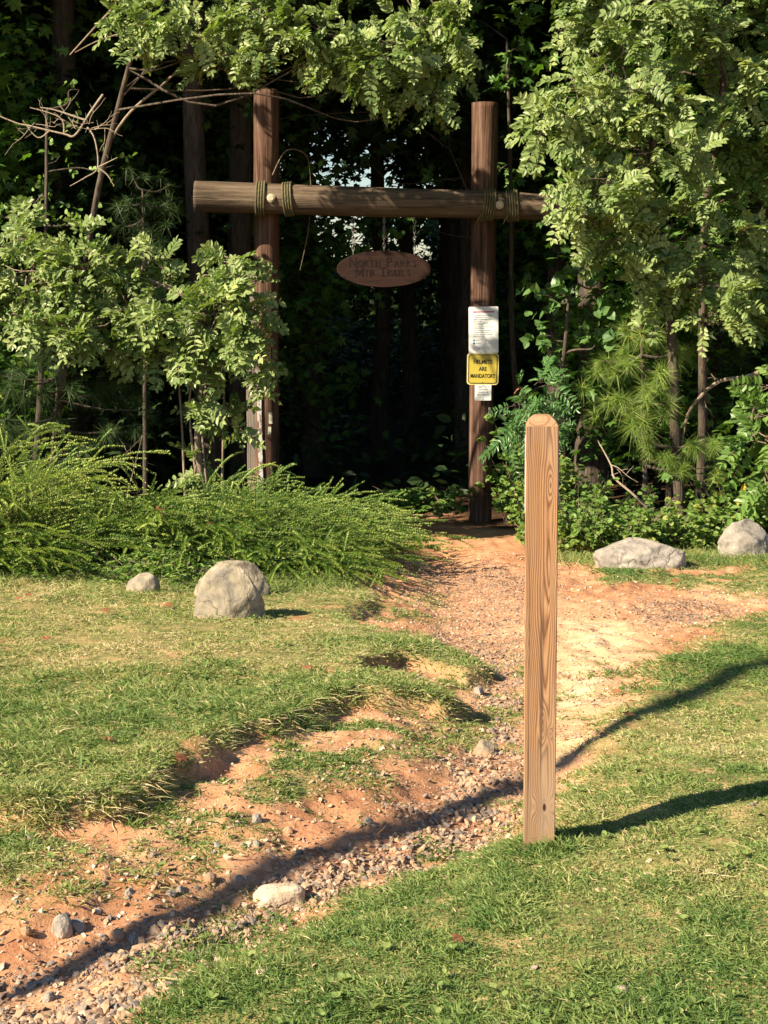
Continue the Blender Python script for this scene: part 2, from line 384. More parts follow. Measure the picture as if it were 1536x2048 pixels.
class Geo:
    """collects vertices in world coordinates, then builds one mesh local to an origin"""
    def __init__(s): s.V = []; s.F = {}; s.r = []; s.n = 0
    def add(s, V, faces, rnd=.5):
        V = np.asarray(V, float)
        for f in faces:
            f = np.asarray(f)+s.n; s.F.setdefault(f.shape[1], []).append(f)
        s.V.append(V); s.r.append(np.broadcast_to(np.asarray(rnd, float), (len(V),))); s.n += len(V)
    def tube(s, pts, rad, seg=6, cap=True, rnd=.5, sub=0):
        P = np.asarray(pts, float); n = len(P)
        if sub: P, rad = smooth_path(P, rad, sub); n = len(P)
        rad = np.broadcast_to(np.asarray(rad, float), (n,))
        T = np.gradient(P, axis=0); T /= np.linalg.norm(T, axis=1)[:, None]+1e-9
        up = np.array([0, 0, 1.]) if abs(T[0][2]) < .9 else np.array([1., 0, 0])
        A = np.cross(T[0], up); A /= np.linalg.norm(A)
        V = []
        for i in range(n):
            A = A-T[i]*(A@T[i]); A /= np.linalg.norm(A)+1e-9; B = np.cross(T[i], A)
            for k in range(seg):
                t = 2*math.pi*k/seg
                V.append(P[i]+rad[i]*(math.cos(t)*A+math.sin(t)*B))
        F = [[i*seg+k, i*seg+(k+1) % seg, (i+1)*seg+(k+1) % seg, (i+1)*seg+k] for i in range(n-1) for k in range(seg)]
        fs = [np.array(F)]
        if cap:
            V.append(P[0]); V.append(P[-1]); a, b = n*seg, n*seg+1
            fs.append(np.array([[a, (k+1) % seg, k] for k in range(seg)]+[[b, (n-1)*seg+k, (n-1)*seg+(k+1) % seg] for k in range(seg)]))
        s.add(np.array(V), fs, rnd)
    def box(s, lo, hi, rnd=.5):
        x0, y0, z0 = lo; x1, y1, z1 = hi
        V = [(x0, y0, z0), (x1, y0, z0), (x1, y1, z0), (x0, y1, z0), (x0, y0, z1), (x1, y0, z1), (x1, y1, z1), (x0, y1, z1)]
        s.add(V, [np.array([[0, 3, 2, 1], [4, 5, 6, 7], [0, 1, 5, 4], [1, 2, 6, 5], [2, 3, 7, 6], [3, 0, 4, 7]])], rnd)
    def build(s, name, mat, parent=None, origin=None, smooth=False):
        V = np.concatenate(s.V)
        if parent is not None: org = np.array(parent_origin(parent))
        else: org = np.array(origin if origin is not None else (0, 0, 0), float)
        me = mesh_from(name, V-org, [np.concatenate(f) for f in s.F.values()], np.concatenate(s.r), smooth)
        o = link(name, me, mat, parent)
        if parent is None: o.location = org
        return o
def parent_origin(p):
    o = np.array(p.location[:], float)
    while p.parent: p = p.parent; o += np.array(p.location[:])
    return o
def smooth_path(P, rad, sub):
    P = np.asarray(P, float); n = len(P); rad = np.broadcast_to(np.asarray(rad, float), (n,))
    out = []; ro = []
    for i in range(n-1):
        p0 = P[max(i-1, 0)]; p1 = P[i]; p2 = P[i+1]; p3 = P[min(i+2, n-1)]
        for j in range(sub):
            t = j/sub
            out.append(.5*((2*p1)+(-p0+p2)*t+(2*p0-5*p1+4*p2-p3)*t*t+(-p0+3*p1-3*p2+p3)*t**3)); ro.append(rad[i]*(1-t)+rad[i+1]*t)
    out.append(P[-1]); ro.append(rad[-1])
    return np.array(out), np.array(ro)
def norm(v): return v/(np.linalg.norm(v, axis=-1, keepdims=True)+1e-9)
def rdir(n, flat=1.0):
    v = rng.normal(size=(n, 3)); v[:, 2] *= flat; return norm(v)

# templates: x along leaf (0..1), y side, z up
def leaf_T(w=.5, fold=.08):
    V = np.array([(0, 0, 0), (.28, .5*w, fold), (.7, .42*w, fold), (1, 0, -.04), (.7, -.42*w, fold), (.28, -.5*w, fold)])
    return V, [np.array([[0, 3, 2, 1], [0, 5, 4, 3]])]
OVAL = leaf_T(.52); NARROW = leaf_T(.30); ROUND = leaf_T(.85, .05)
HEART = (np.array([(0, 0, 0), (-.12, .22, .02), (-.02, .45, .05), (.35, .48, .06), (.7, .26, .02), (1, 0, -.06), (.7, -.26, .02), (.35, -.48, .06), (-.02, -.45, .05), (-.12, -.22, .02)]),
         [np.array([[0, 4, 3, 2], [0, 8, 7, 6]]), np.array([[0, 2, 1], [0, 9, 8], [0, 5, 4], [0, 6, 5]])])
MAPLE = (np.array([(0, 0, 0), (.18, .46, .0), (.34, .22, .04), (.62, .50, .0), (.60, .14, .04), (1, 0, -.05), (.60, -.14, .04), (.62, -.50, 0), (.34, -.22, .04), (.18, -.46, 0)]),
         [np.array([[0, 2, 1], [0, 9, 8]]), np.array([[0, 4, 3, 2], [0, 6, 5, 4], [0, 8, 7, 6]])])
STAR3 = (np.array([(0, 0, 0), (.5, .45, .05), (1, 0, 0), (.5, -.45, .05)]), [np.array([[0, 2, 1], [0, 3, 2]])])
BLADE = (np.array([(0, .5, 0), (0, -.5, 0), (.55, .38, .0), (.55, -.38, .0), (1, 0, 0)]), [np.array([[0, 1, 3, 2]]), np.array([[2, 3, 4]])])
NEEDLE = (np.array([(0, .5, 0), (0, -.5, 0), (1, 0, 0)]), [np.array([[0, 1, 2]])])

def inst(G, T, P, D, N, L, W=None, rnd=None, bend=None):
    """instances of template T at P, direction D, normal N, length L, width W"""
    V, Fs = T; n = len(P); k = len(V)
    D = norm(D); S = norm(np.cross(N, D)); Nn = np.cross(D, S)
    L = np.broadcast_to(np.asarray(L, float), (n,)); W = L if W is None else np.broadcast_to(np.asarray(W, float), (n,))
    out = P[:, None, :]+(L[:, None]*V[None, :, 0])[..., None]*D[:, None, :]+(W[:, None]*V[None, :, 1])[..., None]*S[:, None, :]+(L[:, None]*V[None, :, 2])[..., None]*Nn[:, None, :]
    if bend is not None:
        out = out+bend[:, None, :]*((V[:, 0]**2)[None, :, None])
    r = rng.random(n) if rnd is None else rnd
    off = (np.arange(n)*k)[:, None, None]
    G.add(out.reshape(-1, 3), [(np.asarray(f)[None]+off).reshape(-1, np.asarray(f).shape[1]) for f in Fs], np.repeat(r, k))

def compound(G, S, B, D, L, leaflet, pairs, T=OVAL, base_rnd=None, droop=.35):
    """pinnate leaves; G leaflets, S rachis tubes"""
    n = len(B); D = norm(D)
    up = norm(np.array([-.35, -.6, .75])+rng.normal(size=(n, 3))*.4)
    side = norm(np.cross(up, D)); nn = np.cross(D, side)
    br = rng.random(n) if base_rnd is None else base_rnd
    ts = np.linspace(.22, 1, pairs)
    for i, t in enumerate(ts):
        pos = B+D*(L*t)[:, None]-np.array([0, 0, 1.])*(L*droop*t*t)[:, None]
        dd = norm(D-np.array([0, 0, 1.])*(2*droop*t))
        sz = leaflet*(.75+.35*math.sin(math.pi*min(t*.85+.1, 1)))*(L/np.mean(L))
        for sgn in ((1, -1) if i < pairs-1 else (1, -1, 0)):
            d = norm(dd*(.55 if sgn else 1)+side*sgn+rng.normal(size=(n, 3))*.16)
            nr = norm(nn+rng.normal(size=(n, 3))*.30)
            inst(G, T, pos, d, nr, sz*(.85+.3*rng.random(n)), rnd=np.clip(br*.7+rng.random(n)*.3, 0, 1))
    if S is not None:
        e = B+D*L[:, None]-np.array([0, 0, 1.])*(L*droop)[:, None]
        m = B+D*(L*.5)[:, None]-np.array([0, 0, 1.])*(L*droop*.25)[:, None]
        for a, b in ((B, m), (m, e)):
            inst(S, BLADE, a, b-a, up, np.linalg.norm(b-a, axis=1)*1.05, .004)

def twigs(blobs, per, rstart=.1):
    """twig start/end pairs in each blob: (cx,cy,cz,rx,ry,rz)"""
    A = []; B = []
    for b in blobs:
        c = np.array(b[:3]); r = np.array(b[3:6]); vol = (r[0]*r[1]*r[2])**(2/3)
        n = max(4, int(per*vol*(b[6] if len(b) > 6 else 1)))
        d = rdir(n); e = c+d*r*(.55+.45*rng.random((n, 1)))
        A.append(c+d*r*rstart+rng.normal(size=(n, 3))*r*.12); B.append(e)
    return np.concatenate(A), np.concatenate(B)

def pblob(px, py, Y, rpx, rpy, ry=None, dens=1):
    c = at(px, py, Y); k = Y/F_PX
    return (c[0], c[1], c[2], rpx*k, ry if ry else (rpx+rpy)/2*k*.8, rpy*k, dens)

def crown(name_leaf, parent, blobs, per, T, L, leaves_per_twig, mat, kind='single', pairs=6, leaflet=.05, droop=.3, twigmat=None, twr=.005, tend=.35, upn=.6):
    A, B = twigs(blobs, per)
    G = Geo(); S = Geo()
    n = len(A)
    crnd = rng.random(n)
    for j in range(leaves_per_twig):
        t = .3+.7*(j+rng.random(n))/leaves_per_twig
        pos = A+(B-A)*t[:, None]-np.array([0, 0, 1.])*(np.linalg.norm(B-A, axis=1)*.18*t*t)[:, None]
        td = norm(B-A); sd_ = norm(np.cross(td, rdir(n)))
        d = norm(td*.7+sd_*1.1-np.array([0, 0, 1.])*tend)
        if kind == 'compound':
            compound(G, S, pos, d, np.full(n, L)*(.55+.8*rng.random(n)**1.0), leaflet, pairs, T, np.clip(crnd*.6+rng.random(n)*.4, 0, 1), droop)
        else:
            nr = norm(np.array([-.3, -.5, upn])+rng.normal(size=(n, 3))*.6)
            inst(G, T, pos, d, nr, L*(.65+.6*rng.random(n)), rnd=np.clip(crnd*.5+rng.random(n)*.5, 0, 1))
    if twigmat is not None:
        for i in range(n):
            mid = (A[i]+B[i])/2+np.array([0, 0, .05*np.linalg.norm(B[i]-A[i])])
            S.tube([A[i], mid, B[i]-np.array([0, 0, .15*np.linalg.norm(B[i]-A[i])])], [twr*1.4, twr, twr*.5], 3, False)
    o = G.build(name_leaf, mat, parent)
    if S.n: S.build('twigs', twigmat or M['bark_pale'], parent)
    return o

def limb_paths(root, blobs, r0, parent, mat, seg=6, wander=.10):
    """one limb part from the trunk to each blob centre"""
    P = np.asarray(root)
    for b in blobs:
        c = np.array(b[:3])
        k = int(np.argmin(np.linalg.norm(P-c, axis=1)+np.maximum(P[:, 2]-c[2], 0)*3)); k = max(k, 1)
        a = P[k]; d = np.linalg.norm(c-a)
        if d < .1: continue
        m1 = a+(c-a)*.35+rng.normal(size=3)*wander*d+np.array([0, 0, .08*d]); m2 = a+(c-a)*.7+rng.normal(size=3)*wander*d*.6
        rr = r0*(.22+.18*rng.random())
        G = Geo(); G.tube([a, m1, m2, c], [rr, rr*.75, rr*.5, rr*.22], seg, True, sub=4); G.build('branch', mat, parent, smooth=True)

# ------------------------------------------------------------------ terrain sheet
def axis(lo, hi, flo, fhi, step, grow=1.25):
    a = list(np.arange(flo, fhi, step)); s = step
    x = fhi
    while x < hi: a.append(x); s *= grow; x += s
    a.append(hi); s = step; x = flo-step
    pre = []
    while x > lo: pre.append(x); s *= grow; x -= s
    pre.append(lo)
    return np.array(pre[::-1]+a)
xs = axis(-300, 300, -2.5, 2.8, .022); ys = axis(-60, 300, 2.3, 11.5, .022, 1.18)
X, Y = np.meshgrid(xs, ys); f = fields(X, Y); Z = zfull(X, Y, f)
gl, gp, gq, gr, gu, dg, gv = f
patch = fbm(X, Y, 3, 41, 4)
grassm = np.maximum.reduce([sstep(.0, .06, gl), sstep(0, .08, gp)*.8*sstep(.35, .6, patch), sstep(0, .08, gq)*.8, sstep(-.10, .22, gr+(fbm(X, Y, 6, 301, 4)-.5)*.35), .5*sstep(-.7, -.05, gl)*sstep(.46, .60, fbm(X, Y, 6, 301, 4)), sstep(0, .15, gu)*sstep(.3, .6, patch)])
# bare patches inside lawns
grassm = grassm*(1-.75*sstep(.62, .74, fbm(X, Y, 2.2, 77, 4))*sstep(.3, -.6, X))
grassm = np.where((Y < 2.1), .8, grassm)
gravelm = sstep(-.06, .08, gv)*.9+.35*sstep(-.4, .1, gv)*sstep(.4, .7, patch)
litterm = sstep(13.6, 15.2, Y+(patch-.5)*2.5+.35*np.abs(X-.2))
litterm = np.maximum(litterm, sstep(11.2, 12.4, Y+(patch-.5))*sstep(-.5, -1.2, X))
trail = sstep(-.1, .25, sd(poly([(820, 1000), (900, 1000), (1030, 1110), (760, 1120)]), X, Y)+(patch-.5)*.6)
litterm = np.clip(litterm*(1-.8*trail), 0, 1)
palep = poly([(1110, 1240), (1230, 1235), (1290, 1280), (1260, 1360), (1190, 1450), (1110, 1520), (1060, 1400)])
palem = sstep(-.15, .3, sd(palep, X, Y)+(patch-.5)*.3)
nx, ny = len(xs), len(ys)
ii = np.arange(nx*ny).reshape(ny, nx)
Fq = np.stack([ii[:-1, :-1], ii[:-1, 1:], ii[1:, 1:], ii[1:, :-1]], -1).reshape(-1, 4)
me = mesh_from('ground', np.stack([X, Y, Z], -1).reshape(-1, 3), [Fq], None, True,
               dict(grassm=grassm.ravel(), gravelm=gravelm.ravel(), litterm=litterm.ravel(), palem=palem.ravel()))
tag(link('ground', me, M['ground']), kind='structure')

# ------------------------------------------------------------------ grass
def sample(n, y0, y1, x_half=.30, x_add=.5, p=1.0):
    u = rng.random(n)
    y = np.exp(np.log(y0)+u*(np.log(y1)-np.log(y0)))
    x = (rng.random(n)*2-1)*(x_half*y+x_add)
    return x, y
def grass_mask(x, y):
    f = fields(x, y); gl, gp, gq, gr, gu, dg, gv = f
    patch = fbm(x, y, 3, 41, 4); thin = fbm(x, y, 6, 301, 4)
    bare = 1-.75*sstep(.62, .74, fbm(x, y, 2.2, 77, 4))*sstep(.3, -.6, x)
    m = np.maximum.reduce([sstep(-.02, .03, gl)*bare, sstep(0, .1, gp)*.8*sstep(.36, .5, patch), sstep(0, .1, gq)*.9*sstep(.35, .5, patch),
                           sstep(-.10, .22, gr+(thin-.5)*.35)*bare, .6*sstep(-.7, -.05, gl)*sstep(.50, .62, thin), .03*sstep(-.6, -.05, gl), .5*sstep(-.3, 0, gr)*sstep(.5, .62, thin), sstep(0, .1, gu)*sstep(.3, .55, patch)*.8])
    m = m*sstep(15, 11.5, y)
    return m, f
G = Geo()
x, y = sample(1300000, 2.2, 13.0)
m, f = grass_mask(x, y)
k = rng.random(len(x)) < m
x, y = x[k], y[k]; f = [a[k] for a in f]; z = zfull(x, y, f)-.004
gl, gp, gq, gr, gu, dg, gv = f
n = len(x)
dry = fbm(x, y, 1.4, 91, 4); dry2 = fbm(x, y, 9, 93, 3)
leftlawn = (gl > -.02)
tall = sstep(8.4, 9.8, y+.6*(fbm(x, y, 2, 55)-.5))*leftlawn+sstep(10, 11.5, y)*(gu > 0)
edge = np.exp(-(np.maximum(gl, 0)/.12)**2)*leftlawn*(y < 9)
Ln = (.020+.026*rng.random(n)+.016*(dry2-.5))*(1+1.0*tall+.1*edge)*(1-.12*leftlawn)
lush = fbm(x, y, .9, 101, 3)
Ln *= (.75+.7*sstep(.45, .7, lush))*(.65+.8*sstep(.35, .65, fbm(x, y, 7, 311, 3)))
npx = ground_px(1079, 1698)
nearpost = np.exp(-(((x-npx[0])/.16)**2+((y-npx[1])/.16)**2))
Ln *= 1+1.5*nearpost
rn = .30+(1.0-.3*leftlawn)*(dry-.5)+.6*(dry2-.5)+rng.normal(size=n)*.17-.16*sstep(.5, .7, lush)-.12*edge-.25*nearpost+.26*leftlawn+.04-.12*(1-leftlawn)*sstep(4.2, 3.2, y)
straw = rng.random(n) < (.21+.18*leftlawn+.5*np.clip(dry-.5, 0, 1))
rn = np.where(straw, .72+.28*rng.random(n), rn); rn = np.clip(rn, 0, 1)
D = rdir(n, .5); D[:, 2] = np.where(straw, .15+.4*rng.random(n), .45+.9*rng.random(n)); D[:, 0] += .15; D = norm(D)
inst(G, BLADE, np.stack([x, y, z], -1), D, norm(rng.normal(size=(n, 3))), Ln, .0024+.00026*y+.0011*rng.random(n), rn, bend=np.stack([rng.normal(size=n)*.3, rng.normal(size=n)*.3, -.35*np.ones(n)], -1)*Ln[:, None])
print('grass', n)
wx, wy = sample(1500, 2.3, 10.5); m, ff = grass_mask(wx, wy); kk = rng.random(len(wx)) < m*sstep(.42, .62, fbm(wx, wy, 1.6, 321, 3)); wx, wy = wx[kk], wy[kk]; q = len(wx)
for j in range(4):
    a = j*1.6+rng.random(q)*1.2; inst(G, ROUND, np.stack([wx, wy, zfull(wx, wy)+.012], -1), np.stack([np.cos(a), np.sin(a), .35+.4*rng.random(q)], -1), norm(np.array([0, 0, 1.])+rng.normal(size=(q, 3))*.3), .009+.011*rng.random(q), rnd=.15+.4*rng.random(q))
# broad bright tufts of crabgrass
tx, ty = sample(700, 2.8, 9); m, ff = grass_mask(tx, ty); kk = (rng.random(700) < m*.7*sstep(.45, .6, fbm(tx, ty, .9, 101, 3))); tx, ty = tx[kk], ty[kk]
for a, b in list(zip(tx, ty)):
    q = rng.integers(5, 12); p = np.stack([a+rng.normal(size=q)*.02, b+rng.normal(size=q)*.02, np.zeros(q)], -1); p[:, 2] = zfull(p[:, 0], p[:, 1])
    d = rdir(q); d[:, 2] = .4+.6*rng.random(q)
    L = .05+.06*rng.random(q)
    inst(G, BLADE, p, d, norm(np.array([0, 0, 1.])+rng.normal(size=(q, 3))*.4), L, .006+.003*rng.random(q), .05+.3*rng.random(q), bend=np.array([[0, 0, -.45]])*L[:, None])
tag(G.build('grass', M['grass']), 'short sunlit grass mixed with straw on both banks of the dirt path', 'grass', kind='stuff')

# ------------------------------------------------------------------ gravel
def pebble_template(seed):
    bm = bmesh.new(); bmesh.ops.create_icosphere(bm, subdivisions=1, radius=1)
    r = np.random.default_rng(seed); V = np.array([v.co[:] for v in bm.verts])
    for _ in range(4):
        nn = norm(r.normal(size=3)); d = .45+.35*r.random(); q = V@nn-d; V = V-np.maximum(q, 0)[:, None]*nn
    V = V*(.85+.3*r.random((len(V), 1)))
    F = np.array([[v.index for v in f_.verts] for f_ in bm.faces]); bm.free()
    return V, F
peb = [pebble_template(i) for i in range(8)]
G = Geo()
def scatter(x, y, s, rn):
    n = len(x); z = zfull(x, y)+s*.12
    which = rng.integers(0, 8, n)
    for w_ in range(8):
        k = which == w_; q = k.sum()
        if not q: continue
        V, Fp = peb[w_]
        a = rdir(q); b = norm(np.cross(a, rdir(q))); c_ = np.cross(a, b)
        # mostly flat-lying
        ss = s[k][:, None]*np.array([1, .8, .6])*(.7+.6*rng.random((q, 3)))
        loc = V[None]*ss[:, None, :]
        yaw = rng.random(q)*6.283; cy, sy = np.cos(yaw), np.sin(yaw)
        tl = rng.normal(size=(q, 2))*.35
        lx = loc[..., 0]*cy[:, None]-loc[..., 1]*sy[:, None]; ly = loc[..., 0]*sy[:, None]+loc[..., 1]*cy[:, None]
        lz = loc[..., 2]+lx*tl[:, :1]+ly*tl[:, 1:]
        P = np.stack([lx+x[k][:, None], ly+y[k][:, None], lz+z[k][:, None]], -1)
        G.add(P.reshape(-1, 3), [(Fp[None]+(np.arange(q)*len(V))[:, None, None]).reshape(-1, 3)], np.repeat(rn[k], len(V)))
x, y = sample(210000, 2.3, 13.5)
f = fields(x, y); gl, gp, gq, gr, gu, dg, gv = f
pt = fbm(x, y, 5, 61, 4)
base = np.minimum.reduce([sstep(.02, -.05, gl), sstep(.1, -.02, gr)])
prob = base*(sstep(-.05, .10, gv)*(.35+.65*sstep(.35, .6, pt))+.3*sstep(-.9, -.1, gv))+.006*(gr > 0)
prob += base*.25*(y > 7)*sstep(-1.2, 0, gv)*(1-sstep(-.1, .1, sd(palep, x, y)))
k = rng.random(len(x)) < prob
x, y, gvk = x[k], y[k], gv[k]
sz = (.0026+.0095*rng.random(len(x))**3)*(1+.9*sstep(0, .2, gvk)*sstep(9, 5, y))*(.9+.012*y)
warm = np.clip(rng.beta(2, 2, len(x))+.15*(gvk < 0), 0, 1)
scatter(x, y, sz, warm); print('gravel', len(x))
tag(G.build('gravel', M['gravel']), 'loose angular gravel and chips filling the washed-out gully', 'gravel', kind='stuff')

G = Geo(); x, y = sample(9000, 2.6, 13); f = fields(x, y); k = (f[0] < .02) & (f[3] < .05) & (rng.random(len(x)) < .28+.5*(y > 9)); x, y = x[k], y[k]; q = len(x)
inst(G, BLADE, np.stack([x, y, zfull(x, y)+.006], -1), rdir(q, .12), norm(np.array([0, 0, 1.])+rng.normal(size=(q, 3))*.4), .02+.05*rng.random(q)**2, .003+.0005*y, rng.random(q))
tag(G.build('plant_litter', M['litter_bits']), 'thin dead stems and leaf scraps strewn over the bare clay', 'litter', kind='stuff')

# ------------------------------------------------------------------ rocks
def rock(name, px, py, w, h, d, label, cat, seed, mat, group=None, sub=5, cuts=14, yaw=0, sink=.25, dm=(.66, .98), boxy=0):
    gp_ = ground_px(px, py)
    if w > 3: k_px = gp_[1]/F_PX; w *= k_px; h *= k_px; d *= k_px
    bm = bmesh.new(); bmesh.ops.create_icosphere(bm, subdivisions=sub, radius=1)
    V = np.array([v.co[:] for v in bm.verts]); F = np.array([[v.index for v in f_.verts] for f_ in bm.faces]); bm.free()
    r = np.random.default_rng(seed)
    if boxy: V = np.sign(V)*np.abs(V)**boxy; V /= np.abs(V).max()
    if sub > 3 and not boxy:
        q_ = np.sqrt(np.maximum(1-np.minimum(V[:, 2], 0)**2, .05)); V[:, 0] /= q_; V[:, 1] /= q_
    for _ in range(cuts):
        nn = norm(r.normal(size=3)); nn[2] = abs(nn[2])+(.15 if sub > 3 else 0) if sub > 3 else nn[2]; nn = norm(nn); dd = dm[0]+(dm[1]-dm[0])*r.random(); q = V@nn-dd
        V = V-(np.maximum(q, 0)*.99)[:, None]*nn
    for i in range(len(V)):
        p = Vector(V[i]+seed*3.1)
        V[i] *= 1+.10*(mnoise.noise(p*1.3))+.045*mnoise.noise(p*4)+.018*mnoise.noise(p*11)
    V = V/np.abs(V).max(0)*np.array([w/2, d/2, h*.72])
    V[:, 2] += h-V[:, 2].max()
    c, s = math.cos(yaw), math.sin(yaw); V = np.stack([V[:, 0]*c-V[:, 1]*s, V[:, 0]*s+V[:, 1]*c, V[:, 2]], -1)
    p = gp_; p[1] += d*.42; p[2] = gz(p[0], p[1])-.005
    o = link(name, mesh_from(name, V, [F], None, sub > 3), mat); o.location = p
    return tag(o, label, cat, group)
rock('boulder', 451, 1236, 168, 116, 115, 'large rounded grey-tan boulder with a dark notch, sitting on the left lawn', 'boulder', 5, M['rock'], sub=5, cuts=16, yaw=.1)
rock('boulder', 462, 1196, 172, 80, 100, 'flat brown slab of rock tucked behind the large grey boulder', 'boulder', 12, M['rock'], sub=5, cuts=10, yaw=-.15)
rock('rock', 283, 1188, 72, 46, 60, 'small pale rock half hidden in grass left of the large boulder', 'rock', 9, M['rock'], sub=4)
rock('boulder', 1290, 1140, 196, 62, 130, 'long low grey boulder with a crack, in front of the brambles on the right', 'boulder', 21, M['rock_grey'], yaw=-.1, cuts=12)
rock('boulder', 1500, 1116, 122, 80, 90, 'upright round grey boulder cut off by the right edge of the photo', 'boulder', 33, M['rock_grey'])
rock('stone_block', 556, 1822, 114, 40, 52, 'pale cream brick-shaped stone lying on the edge of the gully', 'stone', 41, M['rock_pale'], sub=4, cuts=3, yaw=.22, dm=(.9, 1.1), boxy=.4)
rock('stone', 122, 1882, .052, .05, .045, 'upright grey stone in the dirt near the lower left corner', 'stone', 51, M['rock_grey'], sub=3, cuts=12)
rock('stone', 150, 1868, .045, .028, .04, 'darker stone leaning behind the upright grey stone in the dirt', 'stone', 52, M['rock_grey'], sub=3, cuts=12)
for i, (px, py, w) in enumerate([(50, 1872, .03), (258, 1798, .032), (432, 1702, .03), (232, 1893, .04), (265, 1885, .028), (512, 1692, .028), (420, 1778, .04), (478, 1765, .03),
        (512, 1652, .045), (575, 1672, .035), (735, 1648, .035), (958, 1392, .06), (970, 1515, .09), (60, 1975, .03), (95, 2005, .035), (175, 2000, .03), (340, 1800, .03), (360, 1795, .03), (1128, 1485, .03)]):
    rock('stone', px, py, w, w*.62, w*.8, 'loose angular stone lying among the gravel of the gully', 'stone', 60+i, M['rock_grey'] if i % 3 else M['rock'], 'loose stones in the gully', sub=2, cuts=10, yaw=i)
for i, (px, py, w, lb) in enumerate([(522, 1962, .04, 'pale quartz stone in the grass at the bottom, left of centre'), (1243, 2000, .05, 'flat pale stone in the grass near the bottom right')]):
    rock('stone', px, py, w, w*.4, w*.7, lb, 'stone', 90+i, M['rock_pale'], None, sub=2, cuts=10, yaw=i)

# ------------------------------------------------------------------ foreground post
pp = ground_px(1079, 1698); bx, by = float(pp[0])+.002, float(pp[1]+.035); bz = gz(bx, by)
def post_mesh():
    hw = .0452; H = 1.128; ch = .026; tw = .022; mid = 30
    bm = bmesh.new()
    zs = [-.25]+list(np.linspace(0, H-ch, mid))
    rings = []
    e = .0022
    def ring(hx, z, hy=None):
        hy = hy or hx
        pts = [(-hx+e, -hy), (hx-e, -hy), (hx, -hy+e), (hx, hy-e), (hx-e, hy), (-hx+e, hy), (-hx, hy-e), (-hx, -hy+e)]
        return [bm.verts.new((a, b, z)) for a, b in pts]
    for z in zs: rings.append(ring(hw, z))
    rings.append(ring(hw*.83, H-ch*.50)); rings.append(ring(tw*1.1, H-.002)); rings.append(ring(tw*.8, H))
    for i in range(len(rings)-1):
        for k in range(8):
            f_ = bm.faces.new([rings[i][k], rings[i][(k+1) % 8], rings[i+1][(k+1) % 8], rings[i+1][k]])
            if i >= len(rings)-4: f_.material_index = 1
    f_ = bm.faces.new(rings[-1]); f_.material_index = 1
    me = bpy.data.meshes.new('timber'); bm.to_mesh(me); bm.free(); return me
root = empty('wooden_post', (bx, by, bz), 'square sawn timber post with chamfered top standing alone in the foreground grass', 'post')
root.rotation_euler = (0, R(-.5), R(-4.8))
pt_ = at(1081, 829, by); root.scale = ((68*by/F_PX)/.0904*.955, (68*by/F_PX)/.0904, (pt_[2]-bz)/1.128)
print('post', by, root.scale[:])
link('timber', post_mesh(), [M['post'], M['post_end']], root)
for s_, z0, z1, w_ in ((-1, .885, 1.075, 'strip'), (1, .90, 1.06, 'strip')):
    G = Geo(); G.box((s_*.0462-.0009, -.034, z0), (s_*.0462+.0009, .034, z1)); o = G.build('marker_strip', M['plastic'], None)
    o.parent = root; o.location = (0, 0, 0)
    for zz in (z0+.012, z1-.012): G = Geo(); G.tube([(s_*.0465, 0, zz), (s_*.0505, 0, zz)], .006, 8); o2 = G.build('fixing_screw', M['chain'], None); o2.parent = o

# ------------------------------------------------------------------ timber gateway
YG = 15.0; kG = YG/F_PX
def log(name, pts, rads, mat, parent, seg=28, n=90, rough=.006, seed=0, endmat=None):
    P = np.asarray(pts, float); t = np.linspace(0, 1, n)
    seglen = np.concatenate([[0], np.cumsum(np.linalg.norm(np.diff(P, axis=0), axis=1))]); seglen /= seglen[-1]
    Q = np.stack([np.interp(t, seglen, P[:, i]) for i in range(3)], -1); rr = np.interp(t, seglen, rads)
    T = norm(Q[-1]-Q[0]); A = norm(np.cross(T, np.array([0, 1., .01]))); B = np.cross(T, A)
    th = np.linspace(0, 2*math.pi, seg, endpoint=False); V = []
    for i in range(n):
        for k in range(seg):
            p = Vector((math.cos(th[k])*1.5+seed, math.sin(th[k])*1.5, t[i]*3))
            q = rr[i]*(1+.05*mnoise.noise(p))+rough*mnoise.noise(Vector((math.cos(th[k])*9+seed, math.sin(th[k])*9, t[i]*5)))
            V.append(Q[i]+q*(math.cos(th[k])*A+math.sin(th[k])*B))
    V += [Q[0]-T*.004, Q[-1]+T*.004]
    F = np.array([[i*seg+k, i*seg+(k+1) % seg, (i+1)*seg+(k+1) % seg, (i+1)*seg+k] for i in range(n-1) for k in range(seg)])
    c1 = np.array([[n*seg, (k+1) % seg, k] for k in range(seg)]+[[n*seg+1, (n-1)*seg+k, (n-1)*seg+(k+1) % seg] for k in range(seg)])
    org = parent_origin(parent)
    me = mesh_from(name, np.array(V)-org, [F, c1], None, True)
    o = link(name, me, [mat, M['endgrain']], parent)
    mi = np.concatenate([np.zeros(len(F)), np.ones(len(c1))]).astype(np.int32); me.polygons.foreach_set('material_index', mi)
    sm = np.concatenate([np.ones(len(F)), np.zeros(len(c1))]).astype(bool); me.polygons.foreach_set('use_smooth', sm)
    return o
gate = empty('trail_gateway', (0, YG, gz(0, YG)), 'rustic timber gateway of two round posts with a lashed log crossbeam over the trail', 'gateway')
lt = at(533, 180, YG); lb = at(532, 1050, YG); lb[2] = gz(lb[0], YG)-.3
rt = at(970, 206, YG); rb = at(959, 1060, YG); rb[2] = gz(rb[0], YG)-.3
log('post', [lb, lt], [.128, .122], M['pole'], gate, seed=1)
log('post', [rb, rt], [.118, .130], M['pole'], gate, seed=5)
YB = YG-.26
b0 = at(390, 393, YB); b1 = at(1165, 416, YB)
RB0, RB1 = .150, .128
beam = log('crossbeam', [b0, b1], [RB0, RB1], M['beam'], gate, seed=9, n=120)
